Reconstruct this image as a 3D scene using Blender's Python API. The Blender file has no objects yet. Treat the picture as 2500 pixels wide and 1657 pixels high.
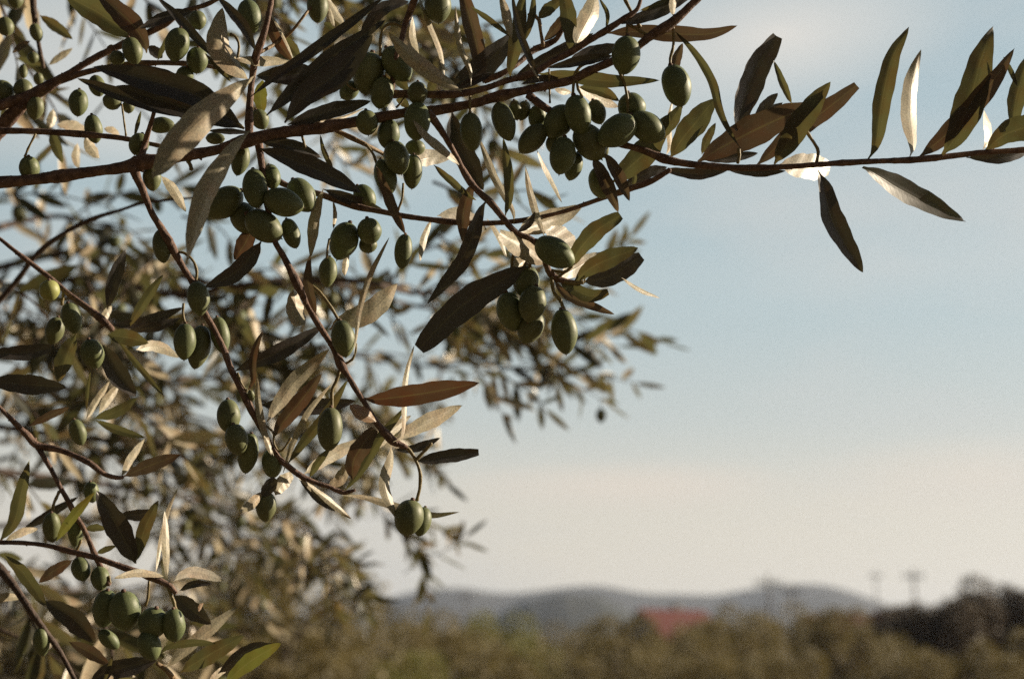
import bpy, math, random
import numpy as np
from mathutils import Vector
R = math.radians
rnd = random.Random(7)

# ------------------------------------------------------------------ camera
F_LEN, SENS = 50.0, 36.0
K = SENS / F_LEN
D0 = 0.85                      # focus distance
PITCH = R(13.2)
CAM = np.array([0.0, 0.0, 1.55])
scn = bpy.context.scene
COL = scn.collection
cd = bpy.data.cameras.new('camera'); cam = bpy.data.objects.new('camera', cd); COL.objects.link(cam)
cam.location = CAM; cam.rotation_euler = (R(90) + PITCH, 0, 0)
cd.lens = F_LEN; cd.sensor_width = SENS; cd.clip_start = 0.02; cd.clip_end = 20000
cd.dof.use_dof = True; cd.dof.focus_distance = D0; cd.dof.aperture_fstop = 6.2
scn.camera = cam

# ------------------------------------------------------------------ world / sun
SUN_AZ, SUN_EL = R(74), R(20)        # azimuth from +Y towards +X
w = bpy.data.worlds.new("World"); scn.world = w; w.use_nodes = True
nt = w.node_tree; nt.nodes.clear()
def N(nt, t, **k):
    n = nt.nodes.new(t)
    for a, b in k.items(): setattr(n, a, b)
    return n
out = N(nt, 'ShaderNodeOutputWorld'); bg = N(nt, 'ShaderNodeBackground')
sky = N(nt, 'ShaderNodeTexSky', sky_type='NISHITA', sun_disc=False)
sky.sun_elevation = SUN_EL; sky.sun_rotation = SUN_AZ
sky.air_density = 1.0; sky.dust_density = 2.2; sky.ozone_density = 1.6; sky.altitude = 100
tc = N(nt, 'ShaderNodeTexCoord'); sx = N(nt, 'ShaderNodeSeparateXYZ')
nt.links.new(tc.outputs['Generated'], sx.inputs[0])
def math_n(nt, op, a, b=None, clamp=False):
    n = N(nt, 'ShaderNodeMath', operation=op, use_clamp=clamp)
    for i, v in enumerate((a, b)):
        if v is None: continue
        if isinstance(v, (int, float)): n.inputs[i].default_value = v
        else: nt.links.new(v, n.inputs[i])
    return n.outputs[0]
def mixc(nt, f, a, b, blend='MIX'):
    n = N(nt, 'ShaderNodeMix', data_type='RGBA', blend_type=blend)
    if isinstance(f, (int, float)): n.inputs[0].default_value = f
    else: nt.links.new(f, n.inputs[0])
    for i, v in ((6, a), (7, b)):
        if isinstance(v, tuple): n.inputs[i].default_value = (*v, 1) if len(v) == 3 else v
        else: nt.links.new(v, n.inputs[i])
    return n.outputs[2]
def ramp(nt, f, stops):
    n = N(nt, 'ShaderNodeValToRGB'); nt.links.new(f, n.inputs[0])
    e = n.color_ramp.elements
    while len(e) < len(stops): e.new(0.5)
    for q, (p, c) in zip(e, stops):
        q.position = p; q.color = (*c, 1) if isinstance(c, tuple) else (c, c, c, 1)
    return n.outputs[0]
SKY_STR = 0.0735
# thin high veil of cloud: thicker towards the horizon, with soft wisps higher up
veil = ramp(nt, sx.outputs[2], [(0.0, 0.96), (0.10, 0.92), (0.22, 0.86), (0.36, 0.85), (0.6, 0.9), (1.0, 0.95)])
mp = N(nt, 'ShaderNodeMapping'); nt.links.new(tc.outputs['Generated'], mp.inputs[0])
mp.inputs['Scale'].default_value = (2.2, 2.2, 6.5); mp.inputs['Location'].default_value = (0.35, 0.1, 0.55)
ns = N(nt, 'ShaderNodeTexNoise'); nt.links.new(mp.outputs[0], ns.inputs[0])
ns.inputs['Scale'].default_value = 1.3; ns.inputs['Detail'].default_value = 5; ns.inputs['Roughness'].default_value = 0.55
wisp = ramp(nt, ns.outputs[0], [(0.48, 0.0), (0.70, 1.0)])
veil_col = ramp(nt, sx.outputs[2], [(0.0, (7.0, 6.2, 4.95)), (0.11, (6.1, 5.6, 4.6)), (0.17, (4.7, 5.0, 4.65)), (0.25, (3.9, 4.75, 4.8)), (0.45, (3.2, 4.15, 4.45)), (0.62, (1.6, 2.4, 3.0)), (0.9, (0.8, 1.4, 2.1))])  # upper stops deepened overhead to cut fill light on the tree
c1 = mixc(nt, veil, sky.outputs[0], veil_col)
c2 = mixc(nt, math_n(nt, 'MULTIPLY', wisp, 0.6), c1, (5.0, 5.0, 4.8))
def cloud(c, sc, f, col):
    global c2
    v1 = N(nt, 'ShaderNodeVectorMath', operation='SUBTRACT'); nt.links.new(tc.outputs['Generated'], v1.inputs[0]); v1.inputs[1].default_value = c
    v2 = N(nt, 'ShaderNodeVectorMath', operation='DIVIDE'); nt.links.new(v1.outputs[0], v2.inputs[0]); v2.inputs[1].default_value = sc
    v3 = N(nt, 'ShaderNodeVectorMath', operation='LENGTH'); nt.links.new(v2.outputs[0], v3.inputs[0])
    r = math_n(nt, 'ADD', v3.outputs['Value'], math_n(nt, 'MULTIPLY', math_n(nt, 'SUBTRACT', ns.outputs[0], 0.5), 1.5))
    c2 = mixc(nt, ramp(nt, r, [(0.1, f), (1.0, 0.0)]), c2, col)
def sky_dir(fx, fy):
    x, y = (fx - 1183) / 2366 * K, -(fy - 784) / 2366 * K
    v = Vector((x, math.cos(PITCH) - y * math.sin(PITCH), math.sin(PITCH) + y * math.cos(PITCH))); return tuple(v.normalized())
for fx, fy, a, b, f in ((1800, 75, .13, .045, .95), (1500, 230, .16, .06, .35), (150, 130, .2, .07, .6), (1450, 1125, .13, .018, .8), (2250, 1100, .12, .03, .6), (700, 300, .2, .05, .35), (2100, 620, .25, .03, .15)):
    cloud(sky_dir(fx, fy), (a, 1.0, b), f, (5.9, 5.7, 5.3) if fy < 900 else (6.2, 5.5, 4.6))
# the sky behind the camera is dimmed to cut fill light
dt = N(nt, 'ShaderNodeVectorMath', operation='DOT_PRODUCT'); nt.links.new(tc.outputs['Generated'], dt.inputs[0]); dt.inputs[1].default_value = (0.45, 0.89, 0.0)
away = ramp(nt, math_n(nt, 'ADD', math_n(nt, 'MULTIPLY', dt.outputs['Value'], 0.5), 0.5), [(0.2, 0.08), (0.5, 0.2), (0.84, 1.0)])
c2 = mixc(nt, 1.0, c2, away, 'MULTIPLY')
nt.links.new(c2, bg.inputs[0]); bg.inputs[1].default_value = SKY_STR
nt.links.new(bg.outputs[0], out.inputs[0])

sd = bpy.data.lights.new('sun', 'SUN'); so = bpy.data.objects.new('sun', sd); COL.objects.link(so)
sd.energy = 5.0; sd.angle = R(0.5); sd.color = (1.0, 0.85, 0.64)
S = Vector((math.cos(SUN_EL) * math.sin(SUN_AZ), math.cos(SUN_EL) * math.cos(SUN_AZ), math.sin(SUN_EL)))
so.rotation_euler = S.to_track_quat('Z', 'Y').to_euler(); so.location = (3, 2, 5)
vs = scn.view_settings
vs.view_transform = 'Standard'; vs.look = 'None'; vs.gamma = 1; vs.use_curve_mapping = False
vs.exposure = 0.8
scn.cycles.use_denoising = False; scn.cycles.sample_clamp_indirect = 2.0; scn.cycles.sample_clamp_direct = 8.0; scn.cycles.max_bounces = 6; scn.cycles.transparent_max_bounces = 6
scn.cycles.transmission_bounces = 4; scn.cycles.volume_bounces = 0
scn.cycles.caustics_reflective = False; scn.cycles.caustics_refractive = False

# ------------------------------------------------------------------ pixels <-> space (photo pixels, 2500 wide)
cp, sp_ = math.cos(PITCH), math.sin(PITCH)
RIGHT = np.array([1.0, 0, 0]); UP = np.array([0, -sp_, cp]); FWD = np.array([0, cp, sp_])
def to_world(c):                # camera-space (right, up, forward) rows -> world
    c = np.atleast_2d(c)
    return CAM + c[:, :1] * RIGHT + c[:, 1:2] * UP + c[:, 2:3] * FWD
def ray(px, py):                # direction with forward = 1
    return np.stack([(px - 1250) / 2500 * K, -(py - 828.5) / 2500 * K, np.ones_like(px)], -1)
TILE = {'1': (0, 0), '2': (600, 0), '3': (1200, 0), '4': (1800, 0), '5': (0, 400), '6': (600, 400), '7': (1000, 400),
        '8': (0, 800), '9': (550, 850), 'A': (0, 1193), 'B': (600, 1193)}
TS = 700 / 2366
def px_of(t, pts):
    p = np.array(pts, float).reshape(-1, 2)
    if t == 'F': return p * (2500 / 2366)
    return np.array(TILE[t]) + p * TS
def tscale(t): return 2500 / 2366 if t == 'F' else TS

def spline(P, n):               # Catmull-Rom through rows, sampled evenly by length
    P = np.asarray(P, float)
    if len(P) == 2:
        t = np.linspace(0, 1, n)[:, None]; return P[0] * (1 - t) + P[1] * t
    Q = np.vstack([2 * P[0] - P[1], P, 2 * P[-1] - P[-2]])
    o = []
    for i in range(1, len(Q) - 2):
        t = np.linspace(0, 1, 16, endpoint=False)[:, None]
        a, b, c, d = Q[i - 1], Q[i], Q[i + 1], Q[i + 2]
        o.append(0.5 * (2 * b + (c - a) * t + (2 * a - 5 * b + 4 * c - d) * t ** 2 + (3 * b - a - 3 * c + d) * t ** 3))
    o = np.vstack(o + [P[-1:]])
    s = np.r_[0, np.cumsum(np.linalg.norm(np.diff(o[:, :2], axis=0), axis=1) + 1e-9)]
    u = np.linspace(0, s[-1], n)
    return np.stack([np.interp(u, s, o[:, k]) for k in range(o.shape[1])], 1)

# ------------------------------------------------------------------ materials
def mat(name):
    m = bpy.data.materials.new(name); m.use_nodes = True; m.node_tree.nodes.clear(); return m
def noise(nt, scale, detail=4, rough=.55, coord='Object', sc=None):
    t = N(nt, 'ShaderNodeTexCoord'); n = N(nt, 'ShaderNodeTexNoise')
    src = t.outputs[coord]
    if sc:
        m = N(nt, 'ShaderNodeMapping'); nt.links.new(src, m.inputs[0]); m.inputs['Scale'].default_value = sc; src = m.outputs[0]
    nt.links.new(src, n.inputs[0])
    n.inputs['Scale'].default_value = scale; n.inputs['Detail'].default_value = detail; n.inputs['Roughness'].default_value = rough
    return n.outputs[0]
def leaf_mat(name, upper, lower, trans, tw=0.42, rough=0.42):
    m = mat(name); nt = m.node_tree; L = nt.links.new
    o = N(nt, 'ShaderNodeOutputMaterial'); p = N(nt, 'ShaderNodeBsdfPrincipled'); tr = N(nt, 'ShaderNodeBsdfTranslucent')
    mx = N(nt, 'ShaderNodeMixShader'); g = N(nt, 'ShaderNodeNewGeometry')
    base = mixc(nt, g.outputs['Backfacing'], upper, lower)
    n1 = noise(nt, 900, 3); n2 = noise(nt, 70, 4)
    base = mixc(nt, ramp(nt, n1, [(.35, 0.0), (.7, 0.9)]), mixc(nt, 1.0, base, (.8, .8, .8), 'MULTIPLY'), mixc(nt, 1.0, base, (1.6, 1.55, 1.4), 'MULTIPLY'))
    patch = ramp(nt, n2, [(0.45, 0.0), (0.75, 1.0)])
    base = mixc(nt, math_n(nt, 'MULTIPLY', patch, 0.45), base, mixc(nt, 1.0, base, (1.25, 0.85, 0.7), 'MULTIPLY'))
    uv = N(nt, 'ShaderNodeUVMap'); s = N(nt, 'ShaderNodeSeparateXYZ'); L(uv.outputs[0], s.inputs[0])
    d = math_n(nt, 'ABSOLUTE', math_n(nt, 'SUBTRACT', s.outputs[1], 0.5))
    rib = ramp(nt, d, [(0.0, 1.0), (0.05, 0.0)])
    v = N(nt, 'ShaderNodeTexWave', wave_type='BANDS', bands_direction='X'); cmb = N(nt, 'ShaderNodeCombineXYZ')
    L(math_n(nt, 'SUBTRACT', s.outputs[0], math_n(nt, 'MULTIPLY', d, 0.22)), cmb.inputs[0]); L(cmb.outputs[0], v.inputs[0])
    v.inputs['Scale'].default_value = 5; v.inputs['Distortion'].default_value = 1.5; v.inputs['Detail'].default_value = 2
    base = mixc(nt, math_n(nt, 'MULTIPLY', rib, 0.25), base, (0.20, 0.19, 0.11))
    L(base, p.inputs['Base Color']); p.inputs['Roughness'].default_value = rough
    tcol = mixc(nt, patch, trans, mixc(nt, 1.0, trans, (1.1, 0.72, 0.6), 'MULTIPLY'))
    tcol = mixc(nt, math_n(nt, 'MULTIPLY', rib, 0.4), tcol, (0.24, 0.21, 0.07))
    L(tcol, tr.inputs[0]); mx.inputs[0].default_value = tw
    L(p.outputs[0], mx.inputs[1]); L(tr.outputs[0], mx.inputs[2])
    b = N(nt, 'ShaderNodeBump'); b.inputs['Strength'].default_value = 0.3; b.inputs['Distance'].default_value = 0.00015
    h = math_n(nt, 'ADD', math_n(nt, 'ADD', math_n(nt, 'MULTIPLY', v.outputs['Fac'], 0.25), n1), math_n(nt, 'MULTIPLY', rib, -1.5))
    L(h, b.inputs['Height']); L(b.outputs[0], p.inputs['Normal']); L(mx.outputs[0], o.inputs[0])
    return m
M = {}
M['leaf'] = leaf_mat('leaf_green', (0.056, 0.05, 0.041), (0.50, 0.45, 0.34), (0.122, 0.116, 0.04))
M['leaf_shade_tint'] = leaf_mat('leaf_painted_shade', (0.046, 0.042, 0.042), (0.42, 0.38, 0.30), (0.10, 0.085, 0.04), 0.2, 0.36)  # darker copy of the green leaf, shade put into its colour
M['leaf_sun_tint'] = leaf_mat('leaf_silver_painted_sun', (0.40, 0.38, 0.30), (0.37, 0.345, 0.29), (0.24, 0.21, 0.10), 0.2)  # silvery leaf paled, strong sun put into its colour
M['leaf_brown'] = leaf_mat('leaf_bronze', (0.075, 0.052, 0.04), (0.25, 0.21, 0.15), (0.115, 0.078, 0.04))
M['leaf_rust'] = leaf_mat('leaf_rust', (0.075, 0.045, 0.027), (0.36, 0.24, 0.15), (0.125, 0.068, 0.032))
M['leaf_yellow'] = leaf_mat('leaf_yellow_green', (0.08, 0.085, 0.025), (0.3, 0.31, 0.14), (0.15, 0.15, 0.03), 0.5)
def bark_mat(name, c1, c2, scale=220, dist=0.0007, rough=0.8):
    m = mat(name); nt = m.node_tree; L = nt.links.new
    o = N(nt, 'ShaderNodeOutputMaterial'); p = N(nt, 'ShaderNodeBsdfPrincipled')
    n1 = noise(nt, scale, 6, 0.65); n2 = noise(nt, scale * 3.5, 3)
    L(mixc(nt, ramp(nt, n1, [(0.35, 0.0), (0.68, 1.0)]), c1, c2), p.inputs['Base Color']); p.inputs['Roughness'].default_value = rough
    b = N(nt, 'ShaderNodeBump'); b.inputs['Strength'].default_value = 0.9; b.inputs['Distance'].default_value = dist * 1.7
    L(math_n(nt, 'ADD', n1, math_n(nt, 'MULTIPLY', n2, 0.5)), b.inputs['Height']); L(b.outputs[0], p.inputs['Normal']); L(p.outputs[0], o.inputs[0])
    return m
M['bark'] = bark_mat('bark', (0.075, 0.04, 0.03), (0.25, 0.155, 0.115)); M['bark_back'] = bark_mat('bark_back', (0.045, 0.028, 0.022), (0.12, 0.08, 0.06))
M['twig'] = bark_mat('young_twig', (0.16, 0.10, 0.045), (0.30, 0.20, 0.10), 300, 0.0004, 0.6)
M['stalk'] = bark_mat('fruit_stalk', (0.15, 0.12, 0.045), (0.27, 0.20, 0.09), 500, 0.0002, 0.55)
M['trunk'] = bark_mat('trunk_bark', (0.07, 0.055, 0.045), (0.22, 0.18, 0.14), 14, 0.02)
def olive_mat(name, c1, c2, spot):
    m = mat(name); nt = m.node_tree; L = nt.links.new
    o = N(nt, 'ShaderNodeOutputMaterial'); p = N(nt, 'ShaderNodeBsdfPrincipled')
    n1 = noise(nt, 90, 4); n2 = noise(nt, 1300, 2)
    oi = N(nt, 'ShaderNodeObjectInfo')
    c = mixc(nt, ramp(nt, n1, [(0.35, 0.0), (0.7, 1.0)]), c1, c2)
    c = mixc(nt, ramp(nt, n2, [(0.53, 0.0), (0.66, 0.38)]), c, spot)
    c = mixc(nt, math_n(nt, 'MULTIPLY', oi.outputs['Random'], 0.35), c, (0.15, 0.125, 0.065))
    L(c, p.inputs['Base Color']); p.inputs['Roughness'].default_value = 0.5
    p.inputs['Subsurface Weight'].default_value = 0.0
    p.inputs['Specular IOR Level'].default_value = 0.35
    b = N(nt, 'ShaderNodeBump'); b.inputs['Strength'].default_value = 0.3; b.inputs['Distance'].default_value = 0.0006
    L(math_n(nt, 'ADD', n1, math_n(nt, 'MULTIPLY', n2, 0.3)), b.inputs['Height']); L(b.outputs[0], p.inputs['Normal']); L(p.outputs[0], o.inputs[0])
    return m
M['olive'] = olive_mat('olive_skin', (0.088, 0.112, 0.05), (0.145, 0.17, 0.07), (0.33, 0.35, 0.2))
M['olive_yellow'] = olive_mat('olive_skin_yellow', (0.28, 0.30, 0.09), (0.36, 0.36, 0.12), (0.4, 0.4, 0.2))

# ------------------------------------------------------------------ object helpers
def link(name, me, m=None, parent=None):
    o = bpy.data.objects.new(name, me); COL.objects.link(o)
    if m and me and not me.materials: me.materials.append(m)
    if parent: o.parent = parent
    return o
def tag(o, label=None, cat=None, group=None, kind=None):
    for k, v in (('label', label), ('category', cat), ('group', group), ('kind', kind)):
        if v: o[k] = v
    return o
def empty(name, loc, label, cat, group=None):
    o = bpy.data.objects.new(name, None); COL.objects.link(o); o.location = loc; o.empty_display_size = 0.1
    return tag(o, label, cat, group)
class MB:
    def __init__(s): s.v, s.f, s.uv, s.n, s.mi = [], [], [], 0, []
    def add(s, V, Fc, UV=None, mi=0):
        V = np.asarray(V, float); s.v.append(V); s.f.append(np.asarray(Fc, int) + s.n)
        s.uv.append(UV if UV is not None else np.zeros((len(V), 2))); s.mi.append(np.full(len(Fc), mi)); s.n += len(V)
    def mesh(s, name, mats, offset=(0, 0, 0), smooth=True):
        V = np.vstack(s.v) - np.array(offset); Fc = np.vstack(s.f); UV = np.vstack(s.uv)
        me = bpy.data.meshes.new(name)
        me.vertices.add(len(V)); me.vertices.foreach_set('co', V.ravel())
        nf, k = Fc.shape
        me.loops.add(nf * k); me.loops.foreach_set('vertex_index', Fc.ravel())
        me.polygons.add(nf); me.polygons.foreach_set('loop_start', np.arange(nf) * k); me.polygons.foreach_set('loop_total', np.full(nf, k))
        me.polygons.foreach_set('material_index', np.concatenate(s.mi)); me.polygons.foreach_set('use_smooth', np.full(nf, smooth))
        u = me.uv_layers.new(name='UVMap'); u.data.foreach_set('uv', UV[Fc.ravel()].ravel())
        me.update(calc_edges=True); me.validate()
        for m in mats: me.materials.append(m)
        return me
def norm(v): return v / (np.linalg.norm(v) + 1e-12)
def tube(mb, P, r, seg=8, lump=0.0, cap=True, mi=0):
    P = np.asarray(P, float); n = len(P); r = np.broadcast_to(np.asarray(r, float), (n,)).copy()
    T = np.gradient(P, axis=0); T /= (np.linalg.norm(T, axis=1, keepdims=True) + 1e-12)
    a = np.cross(T[0], [0.3, 0.8, 0.52]); a = norm(a); V = []
    if cap:
        r = np.r_[r[0] * .05, r, r[-1] * .05]; P = np.vstack([P[0] - T[0] * r[1] * .3, P, P[-1] + T[-1] * r[-2] * .6]); T = np.vstack([T[0], T, T[-1]]); n += 2
    for i in range(n):
        a = norm(a - T[i] * np.dot(a, T[i])); b = np.cross(T[i], a)
        ang = np.arange(seg) / seg * 2 * math.pi
        rr = r[i] * (1 + lump * np.array([rnd.uniform(-1, 1) for _ in range(seg)]))
        V.append(P[i] + (np.cos(ang) * rr)[:, None] * a + (np.sin(ang) * rr)[:, None] * b)
    V = np.vstack(V); Fc = []
    for i in range(n - 1):
        for j in range(seg):
            k = (j + 1) % seg
            Fc.append((i * seg + j, i * seg + k, (i + 1) * seg + k, (i + 1) * seg + j))
    UV = np.stack([np.repeat(np.linspace(0, 1, n), seg), np.tile(np.arange(seg) / seg, n)], 1)
    mb.add(V, Fc, UV, mi)

# ================================================================== DATA traced from the photograph
# branches: tile, [x, y, width]..., depth offset mm at start and end
BR = [
 ('1', [(-120,1520,100),(0,1505,100),(300,1480,95),(700,1425,92),(1000,1385,95),(1170,1340,125),(1300,1325,95),(1550,1280,90),(1800,1235,85),(2078,1150,100),(2328,1095,105),(2728,1040,95),(3028,990,90),(3328,935,80),(3578,915,85),(3928,850,75),(4056,810,78),(4406,730,72),(4706,665,66),(4856,590,66),(5056,505,62),(5206,430,62),(5356,310,72),(5556,180,74),(5706,40,68),(5806,-60,60),(5900,-200,50)], 0, 0),
 ('1', [(-120,1090,60),(0,1080,55),(300,1085,52),(700,1110,50),(1000,1140,42),(1200,1180,38),(1400,1220,38),(1600,1255,36)], 30, 14),
 ('1', [(-80,1150,130),(120,930,115),(300,780,90),(550,620,62),(800,470,56),(1050,350,52),(1350,210,50),(1500,100,42),(1700,40,32),(1900,-60,24)], 60, 30),
 ('1', [(-80,900,80),(200,800,80),(400,700,62),(700,600,52),(1000,540,46),(1300,520,46),(1600,530,40),(1780,560,30)], 55, 25),
 ('1', [(1160,1330,56),(1180,1250,50),(1220,1100,42),(1270,930,36),(1290,800,30)], 0, -12),
 ('5', [(1100,20,90),(1130,110,70),(1175,210,60),(1250,400,56),(1330,530,58),(1430,710,64),(1520,870,56),(1600,1000,54),(1690,1230,48),(1770,1370,48),(1850,1540,50),(1900,1680,54),(1990,1860,54),(2080,2040,54),(2160,2190,52),(2200,2260,50),(2270,2390,48),(2360,2480,46),(2480,2570,44),(2610,2630,40),(2709,2660,36),(2829,2710,38),(2930,2690,26)], 0, 6),
 ('2', [(105,1160,70),(130,1350,54),(165,1600,50),(205,1850,50),(240,1992,52),(310,2112,52),(370,2232,54),(430,2352,66),(500,2502,52),(590,2662,54),(680,2802,48),(735,2890,52),(791,3020,72),(841,3095,44),(901,3200,46),(985,3330,44),(1061,3460,54),(1131,3550,54),(1221,3640,66),(1330,3690,34)], 0, -6),
 ('2', [(1500,930,80),(1560,1000,60),(1640,1120,52),(1720,1260,48),(1790,1400,46),(1852,1502,52),(1932,1592,56),(2012,1662,66),(2102,1772,52),(2182,1872,50),(2252,1932,46),(2352,1972,44),(2440,2060,44),(2502,2242,56),(2582,2302,54),(2702,2332,44),(2772,2322,30)], 0, 0),
 ('3', [(300,780,70),(400,860,62),(560,960,60),(760,1070,58),(920,1140,58),(1070,1190,60),(1250,1240,56),(1420,1310,66),(1600,1350,60),(1800,1370,56),(2028,1385,55),(2368,1380,46),(2678,1360,48),(2850,1348,44),(3078,1335,52),(3250,1328,46),(3478,1320,54),(3778,1290,48),(4028,1260,46),(4178,1250,46),(4420,1235,40),(4700,1200,36)], 4, 0),
 ('2', [(1150,790,70),(1300,775,66),(1600,782,60),(1800,770,58),(2000,722,52),(2150,668,52),(2366,608,52),(2528,510,50),(2668,440,56),(2828,340,52),(2978,250,52),(3128,150,46),(3228,80,36),(3270,-40,28)], 5, -8),
 ('3', [(-60,670,50),(60,620,48),(200,540,42),(340,420,44),(430,380,52),(540,320,42),(600,200,32),(640,80,26)], 12, 18),
 ('3', [(425,375,34),(405,260,26),(385,155,32),(300,120,18)], 12, 8),
 ('2', [(1200,780,40),(1215,640,42),(1240,480,44),(1285,330,46),(1320,190,52),(1370,60,52),(1410,-60,50)], 0, -8),
 ('1', [(2055,1140,56),(2058,900,62),(2080,650,52),(2110,470,64),(2160,330,52),(2200,200,48),(2230,60,42),(2250,-60,40)], 0, -15),
 ('1', [(2140,440,30),(2366,300,26),(2528,110,24),(2650,-40,20)], -6, 10),
 ('6', [(150,60,44),(270,140,44),(360,185,46),(640,260,52),(900,350,52),(1150,400,46),(1300,430,46),(1700,480,46),(2000,490,46),(2312,462,38),(2600,400,34),(2782,340,36),(2952,280,42),(3202,195,52),(3352,140,52),(3502,50,46)], 22, 14),
 ('2', [(740,1075,36),(980,1190,36),(1150,1280,34),(1250,1360,26)], 5, 18),
 ('5', [(-60,570,24),(100,700,32),(230,800,36),(400,930,42),(550,1060,46),(750,1210,52),(870,1310,52),(930,1370,44)], 70, 50),
 ('8', [(-60,600,26),(60,720,34),(160,820,46),(230,890,64),(310,970,62),(500,1010,48),(730,1110,46),(850,1200,40),(960,1235,36),(1020,1230,26)], 60, 55),
 ('8', [(290,950,46),(370,1080,42),(440,1200,38),(500,1320,42),(580,1460,38),(630,1560,40),(680,1638,46),(740,1768,42),(780,1868,52),(830,1968,42),(900,2118,40)], 60, 40),
 ('A', [(-60,440,36),(200,445,38),(400,470,38),(600,520,44),(800,570,50),(1000,640,52),(1150,690,52),(1300,750,52),(1400,800,52),(1450,860,36)], 45, 28),
 ('A', [(-80,560,66),(100,780,64),(250,1000,58),(380,1180,48),(500,1350,42),(600,1540,38),(680,1700,34)], 85, 60),
 ('5', [(-60,1190,48),(150,950,42),(300,750,42),(500,590,38),(750,460,34),(1000,380,28),(1200,320,24),(1600,280,18)], 260, 200),
 ('A', [(1300,1440,36),(1380,1500,40),(1460,1600,40)], 30, 40),
 ('1', [(270,-60,60),(280,100,50),(300,250,40),(330,420,34),(360,560,24)], 130, 130),
]
# fruit stalks and bare petioles: tile, points, width
ST = [
 ('3',[(1495,190),(1503,300),(1497,400),(1475,480),(1475,545)],24), ('3',[(1040,560),(1075,640),(1100,700),(1122,830),(1125,940)],24),
 ('3',[(850,515),(760,530),(700,590),(682,650),(670,790)],26), ('3',[(700,600),(710,720),(750,800)],22), ('3',[(1120,195),(1115,305)],20),
 ('2',[(1850,790),(1850,940)],20), ('2',[(1290,225),(1220,195),(1140,230),(1112,330),(1110,460)],26), ('2',[(380,1030),(440,1070),(472,1150),(490,1220)],20),
 ('2',[(985,1185),(1050,1270),(1085,1370)],22), ('6',[(1300,160),(1290,290),(1255,385)],20), ('6',[(670,780),(675,690),(690,620)],18),
 ('6',[(540,1000),(600,1050),(660,1120),(720,1210),(770,1295)],26), ('5',[(1450,725),(1530,740),(1600,810),(1625,900),(1612,985)],22),
 ('5',[(1515,1150),(1510,1240),(1530,1325)],20), ('1',[(295,1105),(240,1210),(205,1295)],18), ('9',[(945,185),(915,270),(880,350),(882,495)],27),
 ('9',[(1080,-40),(1072,40),(1045,95),(985,130)],20), ('7',[(1170,930),(1190,1060),(1240,1120),(1275,1205)],30), ('7',[(1000,800),(985,900),(1005,1000)],24),
 ('7',[(865,700),(845,820),(830,940),(770,1065)],27), ('7',[(965,805),(920,880),(830,940)],20), ('7',[(1345,840),(1280,890),(1170,880)],24),
 ('A',[(430,205),(445,120),(490,20)],24), ('A',[(1380,800),(1430,920),(1450,1000)],26), ('A',[(670,420),(630,520)],22),
 ('1',[(1960,490),(1972,370),(1940,300),(1900,285)],22), ('1',[(1510,560),(1450,650)],26), ('1',[(1005,860),(1040,1120)],15),
 ('4',[(545,1040),(600,1130),(640,1190),(668,1250),(652,1350)],26), ('3',[(475,570),(482,850)],16), ('9',[(1395,775),(1500,820),(1570,920),(1608,1030),(1605,1150),(1580,1255)],27),
 ('9',[(100,220),(150,320),(180,350)],18), ('9',[(340,640),(400,700),(400,780),(440,850),(480,830),(540,740)],17), ('5',[(525,1060),(510,1160)],24),
 ('8',[(1960,370),(2000,480),(2035,525)],18), ('3',[(2030,1350),(2045,1290),(2040,1230)],24), 
 ('2',[(640,1210),(700,1340),(720,1420)],16),
 ('9',[(1570,925),(1640,850),(1700,785)],26), ('7',[(1250,960),(1330,985),(1430,975)],34), ('7',[(1440,985),(1450,940),(1490,915)],12),
 ('2',[(830,680),(860,720),(920,745)],18), ('1',[(1545,1320),(1570,1360),(1580,1400)],30), ('1',[(870,440),(900,385),(925,380)],20), ('7',[(1220,940),(1340,850)],20),
 ('2',[(1240,890),(1280,850),(1310,800)],16), ('A',[(1230,760),(1220,900),(1200,960)],20), ('A',[(910,780),(900,720)],18), ('3',[(1080,-40),(1170,130),(1225,225)],28), ('3',[(1120,200),(1200,240),(1285,295)],26),
]
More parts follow.
